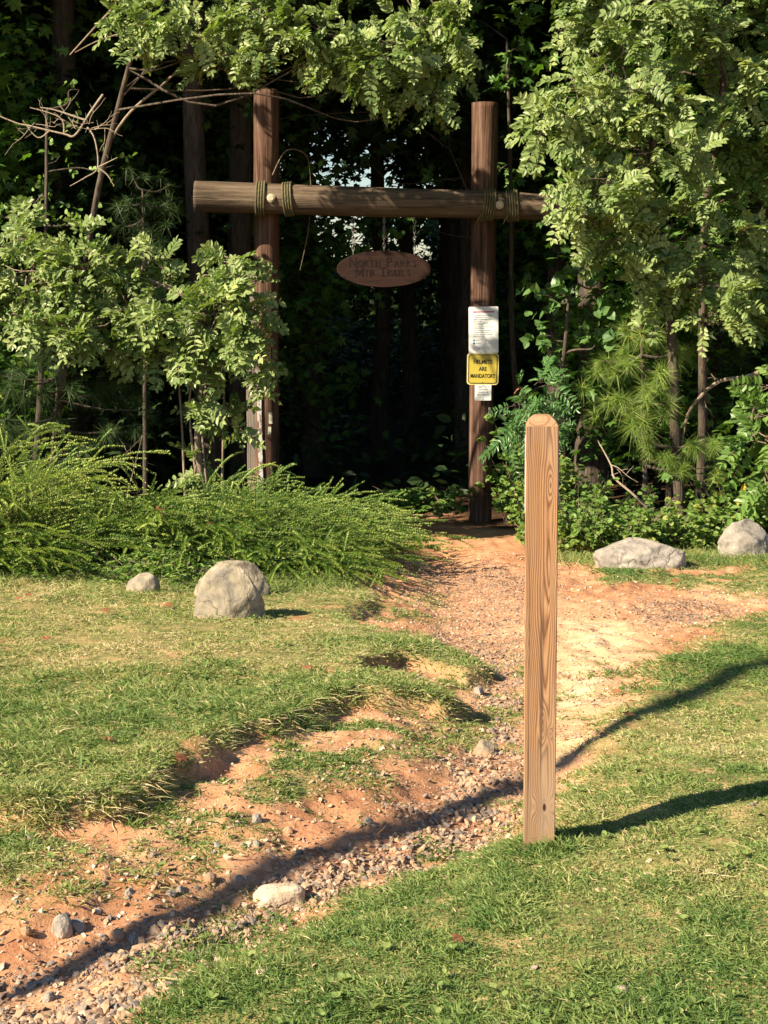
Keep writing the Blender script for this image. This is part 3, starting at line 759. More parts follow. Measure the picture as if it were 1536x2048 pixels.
def beam_at(px):
    t = (px-390)/(1165-390); return b0+(b1-b0)*t, RB0+(RB1-RB0)*t
for px in (544, 997):
    c, rr = beam_at(px); G = Geo()
    G.tube([c+np.array([0, -rr-.014, 0]), c+np.array([0, -rr+.02, 0])], .040, 20); G.tube([c+np.array([0, -rr-.022, 0]), c+np.array([0, -rr-.012, 0])], [.026, .036], 20)
    o = G.build('bolt_cap', M['bolt'], beam)
# rope lashings (twisted strands)
for px, cnt, lean in ((521, 4, .01), (577, 4, -.015), (975, 5, .022), (1024, 5, -.012)):
    G = Geo(); c0, rr = beam_at(px)
    for k in range(cnt):
        off = (k-(cnt-1)/2)*.0245
        n = 96; th = np.linspace(0, 2*math.pi, n+1)
        cx = c0[0]+off+lean*np.sin(th+.6)
        Rm = rr+.011+.004*np.sin(th*3+k)
        base = np.stack([cx, c0[1]-Rm*np.cos(th), c0[2]+Rm*np.sin(th)], -1)
        rad = np.stack([np.zeros(n+1), -np.cos(th), np.sin(th)], -1)
        for s_ in range(3):
            ph = th*16+s_*2.094+k
            P = base+rad*(.0058*np.cos(ph))[:, None]+np.array([1., 0, 0])*(.0058*np.sin(ph))[:, None]
            G.tube(P, .0062, 5, False, rnd=.35+.3*rng.random())
    G.build('rope_lashing', M['rope'], gate, smooth=True)
# frayed rope ends
for px, dx_, dz_ in ((960, -.04, -.16), (1012, -.03, -.16), (1020, .03, .14)):
    c0, rr = beam_at(px); G = Geo()
    y_ = c0[1]-rr*.75
    G.tube([c0+np.array([.01, -rr*.9, dz_*.6]), c0+np.array([dx_*.5, -rr*.8, dz_*.85]), c0+np.array([dx_, -rr*.7, dz_*1.1])], [.007, .007, .004], 6, True, sub=3)
    G.build('rope_end', M['rope'], gate)

# hanging plaque
sc_ = at(768, 538, YB); sign = empty('hanging_sign', sc_, 'dark red-brown oval plaque hanging on three chains under the gateway beam', 'sign')
a_, b_ = 93*kG*.985, 35.5*kG*.985; n = 72; th_ = .022; bm = bmesh.new()
def oval(sx, yy): return [bm.verts.new((a_*sx*math.cos(t), yy, b_*sx*math.sin(t))) for t in np.linspace(0, 2*math.pi, n, endpoint=False)]
r0_, r1_, r2_, r3_ = oval(.985, -th_), oval(1, -th_+.006), oval(1, th_-.006), oval(.985, th_)
bm.faces.new(r0_); bm.faces.new(r3_[::-1])
for A_, B_ in ((r0_, r1_), (r1_, r2_), (r2_, r3_)):
    for k in range(n): bm.faces.new([A_[k], B_[k], B_[(k+1) % n], A_[(k+1) % n]])
bmesh.ops.recalc_face_normals(bm, faces=bm.faces)
me = bpy.data.meshes.new('plaque_board'); bm.to_mesh(me); bm.free(); board = link('plaque_board', me, M['plaque'], sign)
ST = {'N': [((0, 0), (0, 1), 1), ((0, 1), (.7, 0), 2), ((.7, 0), (.7, 1), 1)], 'O': 'O', 'R': [((.08, 0), (.08, 1), 2), ((.08, 1), (.5, .95), 1), ((.5, .95), (.55, .7), 2), ((.55, .7), (.08, .5), 1), ((.3, .5), (.7, 0), 2)],
      'T': [((.35, 0), (.35, 1), 2), ((0, 1), (.7, 1), 1)], 'H': [((.05, 0), (.05, 1), 2), ((.65, 0), (.65, 1), 2), ((.05, .5), (.65, .5), 1)],
      'P': [((.08, 0), (.08, 1), 2), ((.08, 1), (.5, .95), 1), ((.5, .95), (.55, .65), 2), ((.55, .65), (.08, .48), 1)], 'A': [((0, 0), (.35, 1), 1), ((.35, 1), (.7, 0), 2), ((.15, .35), (.55, .35), 1)],
      'K': [((.08, 0), (.08, 1), 2), ((.08, .45), (.6, 1), 1), ((.25, .6), (.7, 0), 2)], 'S': [((.6, .85), (.3, 1), 1), ((.3, 1), (.08, .75), 2), ((.08, .75), (.6, .3), 2), ((.6, .3), (.35, 0), 2), ((.35, 0), (.05, .15), 1)],
      'M': [((0, 0), (.05, 1), 1), ((.05, 1), (.4, .1), 2), ((.4, .1), (.78, 1), 1), ((.78, 1), (.82, 0), 2)], 'B': [((.08, 0), (.08, 1), 2), ((.08, 1), (.5, .9), 1), ((.5, .9), (.5, .6), 2), ((.5, .6), (.08, .52), 1), ((.5, .5), (.6, .2), 2), ((.6, .2), (.08, 0), 1)],
      'I': [((.2, 0), (.2, 1), 2)], 'L': [((.08, 0), (.08, 1), 2), ((.08, 0), (.6, 0), 1)]}
def stroke(G, p, q, w, y0, y1):
    p = np.array(p, float); q = np.array(q, float); d = q-p; l = np.linalg.norm(d)+1e-9; d /= l; nn = np.array([-d[1], d[0]])*w/2
    c = [p-nn, q-nn, q+nn, p+nn]
    V = [(a[0], y0, a[1]) for a in c]+[(a[0], y1, a[1]) for a in c]
    G.add(V, [np.array([[0, 1, 2, 3], [7, 6, 5, 4], [0, 4, 5, 1], [1, 5, 6, 2], [2, 6, 7, 3], [3, 7, 4, 0]])])
def serif_line(G, text, cx, z0, h, big, gap, y0, y1):
    ws = []
    for i, ch in enumerate(text):
        hh = big if (i == 0 or text[i-1] == ' ') else h
        ws.append((hh*.95 if ch == 'M' else hh*.45 if ch == 'I' else hh*.78)+gap if ch != ' ' else h*.8)
    x = cx-sum(ws)/2; jj = 0
    for i, ch in enumerate(text):
        hh = big if (i == 0 or text[i-1] == ' ') else h
        if ch != ' ':
            if ch == 'O':
                pts = [(x+hh*(.36+.34*math.cos(t)), z0+hh*(.5+.5*math.sin(t))) for t in np.linspace(0, 6.283, 13)]
                for a, b in zip(pts, pts[1:]): stroke(G, a, b, hh*.12, y0-.0002*(jj % 7), y1); jj += 1
            else:
                for a, b, w in ST[ch]:
                    stroke(G, (x+a[0]*hh, z0+a[1]*hh), (x+b[0]*hh, z0+b[1]*hh), hh*(.09 if w == 1 else .16), y0-.0002*(jj % 7), y1); jj += 1
                    if abs(a[0]-b[0]) < .1:
                        for e_ in (a, b):
                            stroke(G, (x+e_[0]*hh-hh*.13, z0+e_[1]*hh), (x+e_[0]*hh+hh*.13, z0+e_[1]*hh), hh*.06, y0-.0002*(jj % 7), y1); jj += 1
        x += ws[i]
G = Geo()
serif_line(G, 'NORTH PARKS', 0.0, .022, .060, .084, .0115, -th_-.0016, -th_+.001)
serif_line(G, 'MTB TRAILS', 0.0, -.068, .060, .080, .006, -th_-.0016, -th_+.001)
o = G.build('lettering', M['carve'], None); o.parent = board
# chains
for px, ysgn in ((706, 507), (768, 500), (829, 507)):
    c0, rr = beam_at(px); top = np.array([c0[0], YB, c0[2]-rr+.02]); bot = at(px, ysgn+3, YB); G = Geo()
    L_ = top[2]-bot[2]; nl = 9; lk = L_/nl*1.28/2
    for i in range(nl):
        zc = bot[2]+L_*(i+.5)/nl; t = np.linspace(0, 2*math.pi, 17)
        cx_ = .011*np.cos(t); cz_ = lk*np.sin(t)
        P = np.stack([top[0]+(cx_ if i % 2 else 0*t), YB+(0*t if i % 2 else cx_), zc+cz_], -1)
        G.tube(P, .0042, 5, False)
    G.build('chain', M['chain'], sign, smooth=True)

# flat signs on the right post
def rounded(w, h, r, n=6):
    pts = []
    for cx, cz, a0 in ((w/2-r, h/2-r, 0), (-w/2+r, h/2-r, 90), (-w/2+r, -h/2+r, 180), (w/2-r, -h/2+r, 270)):
        for k in range(n+1):
            a = R(a0+90*k/n); pts.append((cx+r*math.cos(a), cz+r*math.sin(a)))
    return pts
def plate(name, w, h, r, y0, y1, mat, parent):
    pts = rounded(w, h, r); bm = bmesh.new()
    a = [bm.verts.new((x, y0, z)) for x, z in pts]; b = [bm.verts.new((x, y1, z)) for x, z in pts]
    bm.faces.new(a[::-1]); bm.faces.new(b)
    for k in range(len(pts)): bm.faces.new([a[k], a[(k+1) % len(pts)], b[(k+1) % len(pts)], b[k]])
    bmesh.ops.recalc_face_normals(bm, faces=bm.faces)
    me = bpy.data.meshes.new(name); bm.to_mesh(me); bm.free(); return link(name, me, mat, parent)
def frame(name, w, h, r, t, y0, y1, mat, parent):
    A_ = rounded(w, h, r); B_ = rounded(w-2*t, h-2*t, max(r-t, .002)); bm = bmesh.new()
    va = [[bm.verts.new((x, yy, z)) for x, z in P] for P in (A_, B_) for yy in (y0, y1)]; n = len(A_)
    for i, j in ((0, 2), (2, 3), (3, 1), (1, 0)):
        for k in range(n): bm.faces.new([va[i][k], va[i][(k+1) % n], va[j][(k+1) % n], va[j][k]])
    bmesh.ops.recalc_face_normals(bm, faces=bm.faces)
    me = bpy.data.meshes.new(name); bm.to_mesh(me); bm.free(); return link(name, me, mat, parent)
def text_mesh(txt, size, w=None, bold=0):
    cu = bpy.data.curves.new('t', 'FONT'); cu.body = txt; cu.size = size; cu.align_x = 'CENTER'; cu.align_y = 'CENTER'; cu.extrude = .0006; cu.offset = bold
    cu.resolution_u = 3
    o = bpy.data.objects.new('t', cu); C.objects.link(o); dg_ = bpy.context.evaluated_depsgraph_get()
    me = bpy.data.meshes.new_from_object(o.evaluated_get(dg_)); bpy.data.objects.remove(o); bpy.data.curves.remove(cu)
    V = np.array([v.co[:] for v in me.vertices])
    if w: V[:, 0] *= w/(V[:, 0].max()-V[:, 0].min())
    V[:, 1] -= (V[:, 1].max()+V[:, 1].min())/2
    Fs = {}
    for p in me.polygons: Fs.setdefault(len(p.vertices), []).append(list(p.vertices))
    bpy.data.meshes.remove(me)
    return V, [np.array(v) for v in Fs.values()]
def put_text(G, txt, size, x, z, y, w=None, bold=0, slant=0):
    V, Fs = text_mesh(txt, size, w, bold)
    P = np.stack([V[:, 0]+x, y-V[:, 2], V[:, 1]+z], -1)
    G.add(P, Fs)
def bars_each(rows, y, name, mat, par):
    for r__ in rows:
        G = Geo(); bars(G, [r__], y); child(G, name, mat, par)
def bars(G, rows, y):
    for x0, x1, z, h in rows:
        x = x0
        while x < x1-.004:
            wd = min(.006+.022*rng.random(), x1-x); hh = h*(.75+.5*rng.random())
            G.box((x, y, z-hh/2), (x+wd, y+.0016, z+hh/2)); x += wd+.0035
def child(G, name, mat, par):
    o = G.build(name, mat, None); o.parent = par; return o
YS = YG-.165
# white rules sheet
c = at(967, 660, YS); s1 = empty('rules_sign', c, 'tall white sheet sign of printed trail rules on the right gateway post', 'sign')
k_ = YS/F_PX; s1.rotation_euler = (0, R(-.9), 0)
W, H = 59*k_, 92*k_
p1 = plate('panel', W, H, .014, 0, .003, M['white_sign'], s1)
G = Geo(); bars(G, [(-.105, .105, .178, .014)], -.0012); child(G, 'title_line', M['red_ink'], p1)
G = Geo(); zz = .142
rows = []
for (a, b) in ((-.10, .09), (-.10, .03), (-.10, .10), (-.10, -.02), (-.10, .045), (-.10, 0), (-.10, .105), (-.10, .01), (-.10, .07), (-.10, .08), (-.10, .085), (-.10, .01)):
    rows.append((a, b, zz, .0065)); zz -= .0165+(.004 if len(rows) % 2 == 0 else 0)
rows += [(-.078, -.045, -.103, .006), (-.078, -.028, -.128, .006), (.04, .085, -.103, .003), (.04, .085, -.128, .003), (-.03, .055, -.178, .003)]
bars_each(rows, -.0012, 'printed_line', M['grey_ink'], p1)
G = Geo(); G.tube([(-.095, -.0016, -.101), (-.095, .001, -.101)], .0105, 12); child(G, 'blue_symbol', M['blue_ink'], p1); G = Geo(); G.box((-.105, -.0016, -.139), (-.086, .001, -.119)); child(G, 'blue_symbol', M['blue_ink'], p1)
G = Geo(); G.tube([(.022, -.0016, -.103), (.022, .001, -.103)], .006, 4); child(G, 'diamond_symbol', M['black_ink'], p1)
G = Geo(); G.tube([(.022, -.0016, -.128), (.022, .001, -.128)], .006, 6); child(G, 'red_symbol', M['red_ink'], p1); G = Geo(); t = np.linspace(R(50), R(310), 12)
G.tube(np.stack([-.04+.009*np.cos(t), -.001+0*t, -.178+.009*np.sin(t)], -1), .0018, 5, True); child(G, 'red_symbol', M['red_ink'], p1)
G = Geo(); G.tube([(0, -.003, .21), (0, .001, .21)], .0045, 10); child(G, 'screw', M['black_ink'], p1)
# yellow helmet sign
c = at(965.5, 738, YS); s2 = empty('helmet_sign', c, 'square yellow warning sign about helmets on the right gateway post', 'sign'); s2.rotation_euler = (0, R(.4), 0)
p2 = plate('panel', 63*k_, 63*k_, .032, 0, .003, M['yellow_edge'], s2)
plate('yellow_face', 57*k_, 57*k_, .026, -.0012, .0005, M['yellow_sign'], p2)
frame('black_border', 58*k_, 58*k_, .027, .0075, -.0028, -.0009, M['black_ink'], p2)
for txt, z, w in (('HELMETS', .072, .185), ('ARE', .002, .078), ('MANDATORY', -.068, .246)):
    G = Geo(); put_text(G, txt, .056, 0, z, -.0024, w, .0012); child(G, 'lettering', M['black_ink'], p2)
for zz in (.135, -.135): G = Geo(); G.tube([(0, -.0045, zz), (0, .001, zz)], .0045, 10); child(G, 'screw', M['black_ink'], p2)
# small pet sign
c = at(966, 785, YS); s3 = empty('pet_sign', c, 'small white sign about pets below the yellow helmet sign', 'sign')
p3 = plate('panel', 33*k_, 32*k_, .010, .001, .004, M['white_sign'], s3)
G = Geo()
for txt, z, w in (('KEEP PETS', .056, .115), ('LEASHED', .032, .10), ('CLEAN UP', .003, .105), ('PET WASTE', -.022, .115)): G = Geo(); put_text(G, txt, .023, 0, z, .0003, w, .0003); child(G, 'lettering', M['grey_ink'], p3)
for zz in (-.066, .071): G = Geo(); G.tube([(0, -.003, zz), (0, .002, zz)], .004, 10); child(G, 'screw', M['black_ink'], p3)
for px, py, w, h, ang, lb in ((541, 836, 7, 23, 0, 'upper narrow pale tag nailed low on the left gateway post'), (539, 861, 6, 15, 4, 'lower narrow pale tag nailed low on the left gateway post'),
                              (979.5, 822, 5, 14, -4, 'upper narrow pale tag beside the pet sign on the right gateway post'), (974, 834, 6, 14, 3, 'lower narrow pale tag under the pet sign on the right gateway post')):
    o = plate('marker_tag', w*k_, h*k_, .004, 0, .003, M['tag'], None); c = at(px, py, YG-.14 if px < 700 else YG-.155); o.location = c; o.rotation_euler = (0, R(ang), 0)
    tag(o, lb, 'tag', 'pale tags nailed to the gateway posts')

# weathered boards beside left post
def board_obj(px0, py0, px1, py1, Yd, w, t, mat, label, jag=0):
    a = at(px0, py0, Yd); b = at(px1, py1, Yd); base = np.array([b[0], Yd, gz(b[0], Yd)])
    bm = bmesh.new(); n = 24; rings = []
    for i in range(n):
        s = i/(n-1); z = -.15+s*(a[2]-base[2]+.15); x = (a[0]-base[0])*s
        ww = w/2*(1+.04*mnoise.noise(Vector((s*9+px0, 0, 0)))); rings.append([bm.verts.new(v) for v in ((x-ww, -t/2, z+(jag*.5 if i == n-1 else 0)), (x+ww, -t/2, z-(jag if i == n-1 else 0)), (x+ww, t/2, z-(jag if i == n-1 else 0)), (x-ww, t/2, z))])
    for i in range(n-1):
        for k in range(4): bm.faces.new([rings[i][k], rings[i][(k+1) % 4], rings[i+1][(k+1) % 4], rings[i+1][k]])
    bm.faces.new(rings[-1]); bmesh.ops.recalc_face_normals(bm, faces=bm.faces)
    me = bpy.data.meshes.new('weathered_board'); bm.to_mesh(me); bm.free()
    o = link('weathered_board', me, mat); o.location = base; return tag(o, label, 'board')
board_obj(501, 547, 508, 990, YG+.05, .115, .09, M['greyboard'], 'grey weathered fence board standing upright just left of the left gateway post', .01)
board_obj(510, 640, 516, 985, YG-.06, .055, .04, M['greyboard'], 'narrow brown board leaning between the grey board and the left gateway post', .02)
o = board_obj(516, 688, 523, 950, YG-.13, .045, .03, M['peel'], 'thin board with peeling white and pale green paint beside the left gateway post', .02)

# ------------------------------------------------------------------ vegetation
def tree_obj(name, base, label, cat, group=None): return empty(name, base, label, cat, group)
def gpt(px, Y):
    p = at(px, 1000, Y); p[2] = gz(p[0], Y); return p

# right locust (centre trunk)
def locust(name, Y, base_px, trunk_px, r0, blobs, label, per, barkm, leafm, L=.19, leaflet=.056, pairs=6, lpt=7, droop=.3):
    b = gpt(base_px, Y); root = tree_obj(name, b, label, 'tree')
    pts = [b-np.array([0, 0, .1])]+[at(px, py, Y+dy) for px, py, dy in trunk_px]
    P, rr = smooth_path(np.array(pts), np.linspace(r0, r0*.35, len(pts)), 6)
    G = Geo(); G.tube(P, rr, 8); G.build('trunk', barkm, root, smooth=True)
    limb_paths(P, blobs, r0, root, barkm, 5)
    crown('crown', root, blobs, per*1.08, OVAL, L, lpt, leafm, 'compound', pairs, leaflet, droop, barkm, .0035, .12)
    return root
Y1 = 12.6
bl = [pblob(1150, 215, Y1-.6, 120, 85, .4), pblob(1075, 250, Y1-.7, 50, 60, .2, 1.2), pblob(1230, 130, Y1-.5, 140, 100, .5), pblob(1300, 300, Y1-.6, 170, 130, .5), pblob(1180, 360, Y1-.8, 120, 80, .4), pblob(1150, 415, Y1-.9, 38, 38, .2, 1.8),
      pblob(1340, 440, Y1-.5, 130, 110, .5), pblob(1240, 470, Y1-.6, 90, 60, .3), pblob(1410, 570, Y1-.6, 110, 90, .4),
      pblob(1300, 20, Y1-.4, 200, 90, .6), pblob(1440, 150, Y1-.3, 110, 110, .4), pblob(1180, 20, Y1-.2, 110, 70, .4), pblob(1330, 560, Y1-.5, 70, 50, .3),
      pblob(1430, 640, Y1-.7, 75, 60, .3, 1.1), pblob(1500, 600, Y1-.7, 60, 60, .3), pblob(1480, 480, Y1-.6, 80, 60, .3), pblob(1290, 190, Y1-.8, 110, 80, .3), pblob(1250, -130, Y1, 260, 120, .8), pblob(1350, -330, Y1+.3, 300, 150, 1)]
locust('locust_tree', Y1, 1370, [(1350, 850, 0), (1345, 700, 0), (1330, 560, 0), (1310, 440, -.05), (1300, 330, -.1), (1320, 200, -.1), (1300, 50, 0), (1290, -150, 0)], .05, bl,
       'bright locust tree with dark forked trunk and pale feathery leaves over the right gateway side', 64, M['bark_dim'], M['locust_leaf'])
Y2 = 13.3
bl = [pblob(1500, 250, Y2, 130, 120, .5), pblob(1420, 330, Y2+.2, 110, 100, .5), pblob(1540, 420, Y2, 120, 130, .5), pblob(1480, 520, Y2, 120, 90, .5), pblob(1560, 620, Y2-.4, 90, 80, .4),
      pblob(1480, 30, Y2, 160, 120, .6), pblob(1620, 200, Y2, 160, 250, .8), pblob(1540, -200, Y2+.5, 300, 180, 1)]
locust('locust_tree', Y2, 1400, [(1405, 850, 0), (1405, 650, 0), (1412, 420, 0), (1440, 260, -.1), (1447, 120, -.2), (1452, 0, -.2), (1460, -200, 0)], .045, bl,
       'slender locust tree with a pale straight trunk at the upper right edge', 75, M['bark_dim'], M['locust_deep'])
Y3 = 12.0
bl = [pblob(1530, 880, Y3, 50, 55, .3, 1.5), pblob(1505, 835, Y3, 38, 38, .2, 1.4), pblob(1560, 790, Y3, 60, 60, .3), pblob(1535, 955, Y3, 28, 28, .15, 1.3), pblob(1610, 920, Y3, 60, 100, .3)]
locust('locust_sapling', Y3, 1580, [(1575, 950, 0), (1560, 860, 0), (1550, 800, 0)], .02, bl, 'bright green locust sapling with large feathery leaves at the right edge above the round boulder', 60, M['bark_pale'], M['locust_deep'], .26, .072, 7, 6)
# overhead locust on the left with limb across the top
Y4 = 13.2
bl = [pblob(300, 40, Y4-.6, 110, 60, .4), pblob(420, 60, Y4-.6, 110, 70, .4), pblob(530, 30, Y4-.6, 110, 60, .4), pblob(560, 90, Y4-.8, 100, 50, .3), pblob(660, 60, Y4-.7, 120, 80, .4), pblob(760, 90, Y4-.7, 110, 90, .4, 1.2),
      pblob(860, 60, Y4-.6, 90, 90, .4), pblob(800, 160, Y4-.7, 50, 50, .3), pblob(720, 150, Y4-.7, 70, 50, .3), pblob(905, 120, Y4-.6, 40, 60, .2), pblob(430, 130, Y4-.6, 60, 30, .2), pblob(250, 20, Y4-.3, 30, 40, .2),
      pblob(920, 50, Y4-.6, 45, 70, .3, 1.2), pblob(870, 190, Y4-.7, 40, 35, .2), pblob(650, 170, Y4-.7, 50, 40, .2, .8), pblob(500, -90, Y4-.2, 300, 70, .6, .6), pblob(800, -100, Y4-.2, 220, 80, .6, .6), pblob(700, -260, Y4, 300, 90, .8, .4), pblob(200, -200, Y4, 250, 120, .8)]
root = locust('overhanging_locust', Y4, 90, [(120, 800, 0), (150, 620, 0), (175, 500, -.1), (200, 360, -.2), (235, 220, -.3), (268, 100, -.4), (300, 20, -.4), (480, -60, -.4), (760, -60, -.4)], .036, bl,
       'leaning locust tree on the left whose pale leafy boughs arch over the gateway top', 95, M['bark_dim'], M['locust_leaf'], .16, .052)
def twig_tree(P0, D, L, r, depth, G, jit=.5):
    n = 4; pts = [np.array(P0, float)]; d = norm(np.array(D, float))
    for i in range(n):
        d = norm(d+rng.normal(size=3)*jit*.35); pts.append(pts[-1]+d*L/n)
        if depth > 0 and rng.random() < .75:
            twig_tree(pts[-1], norm(d+rng.normal(size=3)*.7), L*(.3+.3*rng.random()), r*.6, depth-1, G, jit)
    G.tube(pts, np.linspace(r, r*.45, n+1), 5, True, sub=2)
G = Geo(); Yd = Y4-.9
def pl(pts, r, Yd=Yd): G.tube([at(a, b, Yd+c) for a, b, c in pts], np.linspace(r, r*.4, len(pts)), 5, True, sub=5)
pl([(205, 190, .3), (180, 225, .1), (150, 270, 0), (128, 268, 0), (60, 252, 0), (30, 245, 0), (-40, 215, 0)], .011)
pl([(175, 255, .1), (190, 280, 0), (195, 335, 0), (170, 355, 0), (140, 372, 0)], .008); pl([(195, 335, 0), (215, 350, 0), (228, 372, 0)], .008); pl([(195, 335, 0), (235, 315, 0)], .007)
pl([(128, 268, 0), (120, 235, 0), (60, 215, 0)], .008); pl([(100, 260, 0), (75, 275, 0), (45, 240, 0)], .007); pl([(170, 240, 0), (110, 220, 0), (80, 215, 0)], .009)
for _ in range(15):
    a = rng.random(); p = at(50+160*a, 262-20*rng.random(), Yd); twig_tree(p, [rng.normal(), .2*rng.normal(), rng.normal()*.8], .14+.12*rng.random(), .0035, 1, G)
G.build('dead_branch', M['twig'], root)
G = Geo()
pl([(214, 292, .3), (260, 225, .3), (330, 165, .2), (385, 115, .1), (430, 100, 0)], .014, Y4-.5); pl([(270, -60, 0), (230, 10, .3), (190, 55, .3), (140, 110, .4)], .016, Y4-.4); pl([(268, 60, .1), (200, 80, .2), (150, 105, .2)], .010, Y4-.4)
G.build('side_limbs', M['bark_pale'], root, smooth=True)

# left bright shrub
Y5 = 12.9
bl = [pblob(60, 560, Y5, 90, 80, .4), pblob(170, 520, Y5, 110, 80, .4), pblob(60, 640, Y5-.3, 60, 50, .3), pblob(130, 640, Y5-.3, 70, 60, .3), pblob(250, 590, Y5, 100, 90, .4), pblob(290, 520, Y5, 80, 60, .4), pblob(350, 640, Y5-.2, 80, 60, .3, .8),
      pblob(430, 620, Y5-.3, 90, 80, .4, 1.2), pblob(480, 570, Y5-.3, 60, 50, .3), pblob(480, 680, Y5-.4, 60, 50, .3), pblob(400, 710, Y5-.2, 60, 45, .3), pblob(200, 690, Y5-.2, 60, 50, .3, .6),
      pblob(505, 740, Y5-.4, 30, 35, .2), pblob(500, 640, Y5-.4, 35, 40, .2, 1.3), pblob(512, 690, Y5-.4, 30, 30, .2, 1.3), pblob(330, 705, Y5-.2, 50, 40, .3), pblob(460, 520, Y5-.2, 50, 30, .2, .7), pblob(410, 840, Y5, 50, 60, .3, .45), pblob(470, 850, Y5, 50, 40, .3, .5), pblob(390, 930, Y5, 40, 40, .2, .35), pblob(50, 470, Y5+.3, 80, 60, .4, .7), pblob(-80, 560, Y5, 120, 120, .4)]
locust('locust_shrub', Y5, 405, [(400, 940, 0), (395, 860, 0), (420, 780, 0), (430, 700, -.1), (400, 620, -.1), (300, 560, -.1), (180, 540, 0)], .03, bl,
       'broad sunlit shrub with oval leaves beside the left gateway post', 125, M['bark_pale'], M['locust_leaf'], .17, .062, 4, 7, .22)
# thin stems below it
G = Geo(); r_ = bpy.data.objects['locust_shrub']
for px in (372, 385, 398, 412, 425, 440):
    G = Geo(); G.tube([gpt(px, Y5), at(px+rng.normal()*12, 860, Y5), at(px+rng.normal()*20, 740, Y5), at(px+rng.normal()*30, 660, Y5)], [.014, .011, .009, .006], 5, True, sub=4); G.build('stem', M['bark_pale'], r_, smooth=True)

# darker leafy shrub left upper (behind)
def leafy(name, Yd, base_px, blobs, label, per, T, L, lpt, leafm, barkm, r0=.04, cat='tree', group=None, trunk=None, upn=.6):
    b = gpt(base_px, Yd); root = tree_obj(name, b, label, cat, group)
    zt = max(q[2] for q in blobs)
    top = np.mean([q[:3] for q in blobs], axis=0)
    if trunk is None: pts = [b-np.array([0, 0, .1]), b+(top-b)*.4+rng.normal(size=3)*.06, b+(top-b)*.8, np.array([top[0], top[1], max(top[2], zt-.2)])]
    else: pts = [b]+[at(px, py, Yd) for px, py in trunk]
    P, rr = smooth_path(np.array(pts), np.linspace(r0, r0*.3, len(pts)), 6)
    G = Geo(); G.tube(P, rr, 7); G.build('trunk' if cat == 'tree' else 'stem', barkm, root, smooth=True)
    limb_paths(P, blobs, r0, root, barkm, 5)
    crown('crown' if cat == 'tree' else 'foliage', root, blobs, per, T, L, lpt, leafm, upn=upn)
    return root
leafy('understory_tree', 14.2, 60, [pblob(60, 400, 14.2, 120, 90), pblob(180, 440, 14.0, 90, 70), pblob(230, 330, 14.3, 70, 60, None, .6), pblob(120, 310, 14.4, 60, 50, None, .5), pblob(20, 480, 14.2, 80, 60), pblob(160, 180, 14.4, 60, 80, None, .6), pblob(-80, 400, 14.2, 120, 160)],
      'dim small-leaved tree behind the dead twigs at the left edge', 60, ROUND, .055, 6, M['locust_deep'], M['bark'])
# redbud (heart leaves)
leafy('redbud_tree', 13.6, 1100, [pblob(1150, 620, 13.5, 110, 70, .4), pblob(1085, 590, 13.4, 60, 35, .3), pblob(1190, 690, 13.4, 70, 60, .3), pblob(1110, 560, 13.6, 90, 50, .4), pblob(1080, 670, 13.5, 50, 40, .3, .7), pblob(1200, 560, 13.6, 80, 60, .4)],
      'redbud with heart-shaped leaves to the right of the white rules sign', 50, HEART, .085, 5, M['heart_leaf'], M['bark'])
leafy('understory_tree', 15.2, 1060, [pblob(1040, 90, 15.2, 60, 100), pblob(1010, 160, 15.1, 40, 50), pblob(1000, 340, 15.4, 70, 80), pblob(960, 40, 15.4, 50, 60), pblob(1050, 450, 15.3, 60, 50, None, .7)],
      'slim maple with bright star-shaped leaves right behind the right gateway post', 50, MAPLE, .10, 5, M['maple_leaf'], M['bark'])
leafy('understory_tree', 16.6, 964, [pblob(830, 460, 16.6, 90, 50), pblob(880, 360, 16.8, 60, 60, None, .7), pblob(640, 350, 16.8, 50, 35, None, .8), pblob(500, 250, 16.4, 35, 80), pblob(700, 150, 16.6, 110, 40), pblob(840, 230, 16.8, 70, 50, None, .7)],
      'loose maple with star-shaped leaves behind the hanging plaque', 42, MAPLE, .10, 5, M['maple_leaf'], M['bark'], .025, trunk=[(966, 900), (968, 600), (950, 430), (900, 300)])
# sumac
Y6 = 12.4; b = gpt(1090, Y6); root = tree_obj('sumac_shrub', b, 'glossy sumac with long narrow leaflets beside the right gateway post behind the timber post', 'shrub')
bl = [pblob(1035, 815, Y6, 42, 50, .25, 1.5), pblob(1070, 780, Y6, 50, 35, .3, 1.3), pblob(1130, 830, Y6, 50, 45, .3, 1.3), pblob(1030, 870, Y6, 35, 30, .2), pblob(1080, 850, Y6, 60, 50, .3)]
G = Geo(); P, rr = smooth_path(np.array([b, at(1085, 950, Y6), at(1070, 870, Y6), at(1050, 820, Y6)]), np.linspace(.018, .01, 4), 5); G.tube(P, rr, 6); G.build('stem', M['bark'], root, smooth=True); limb_paths(P, bl, .02, root, M['bark'], 5)
crown('foliage', root, bl, 75, NARROW, .24, 4, M['sumac_leaf'], 'compound', 8, .058, .35, M['bark'], .003, .2)

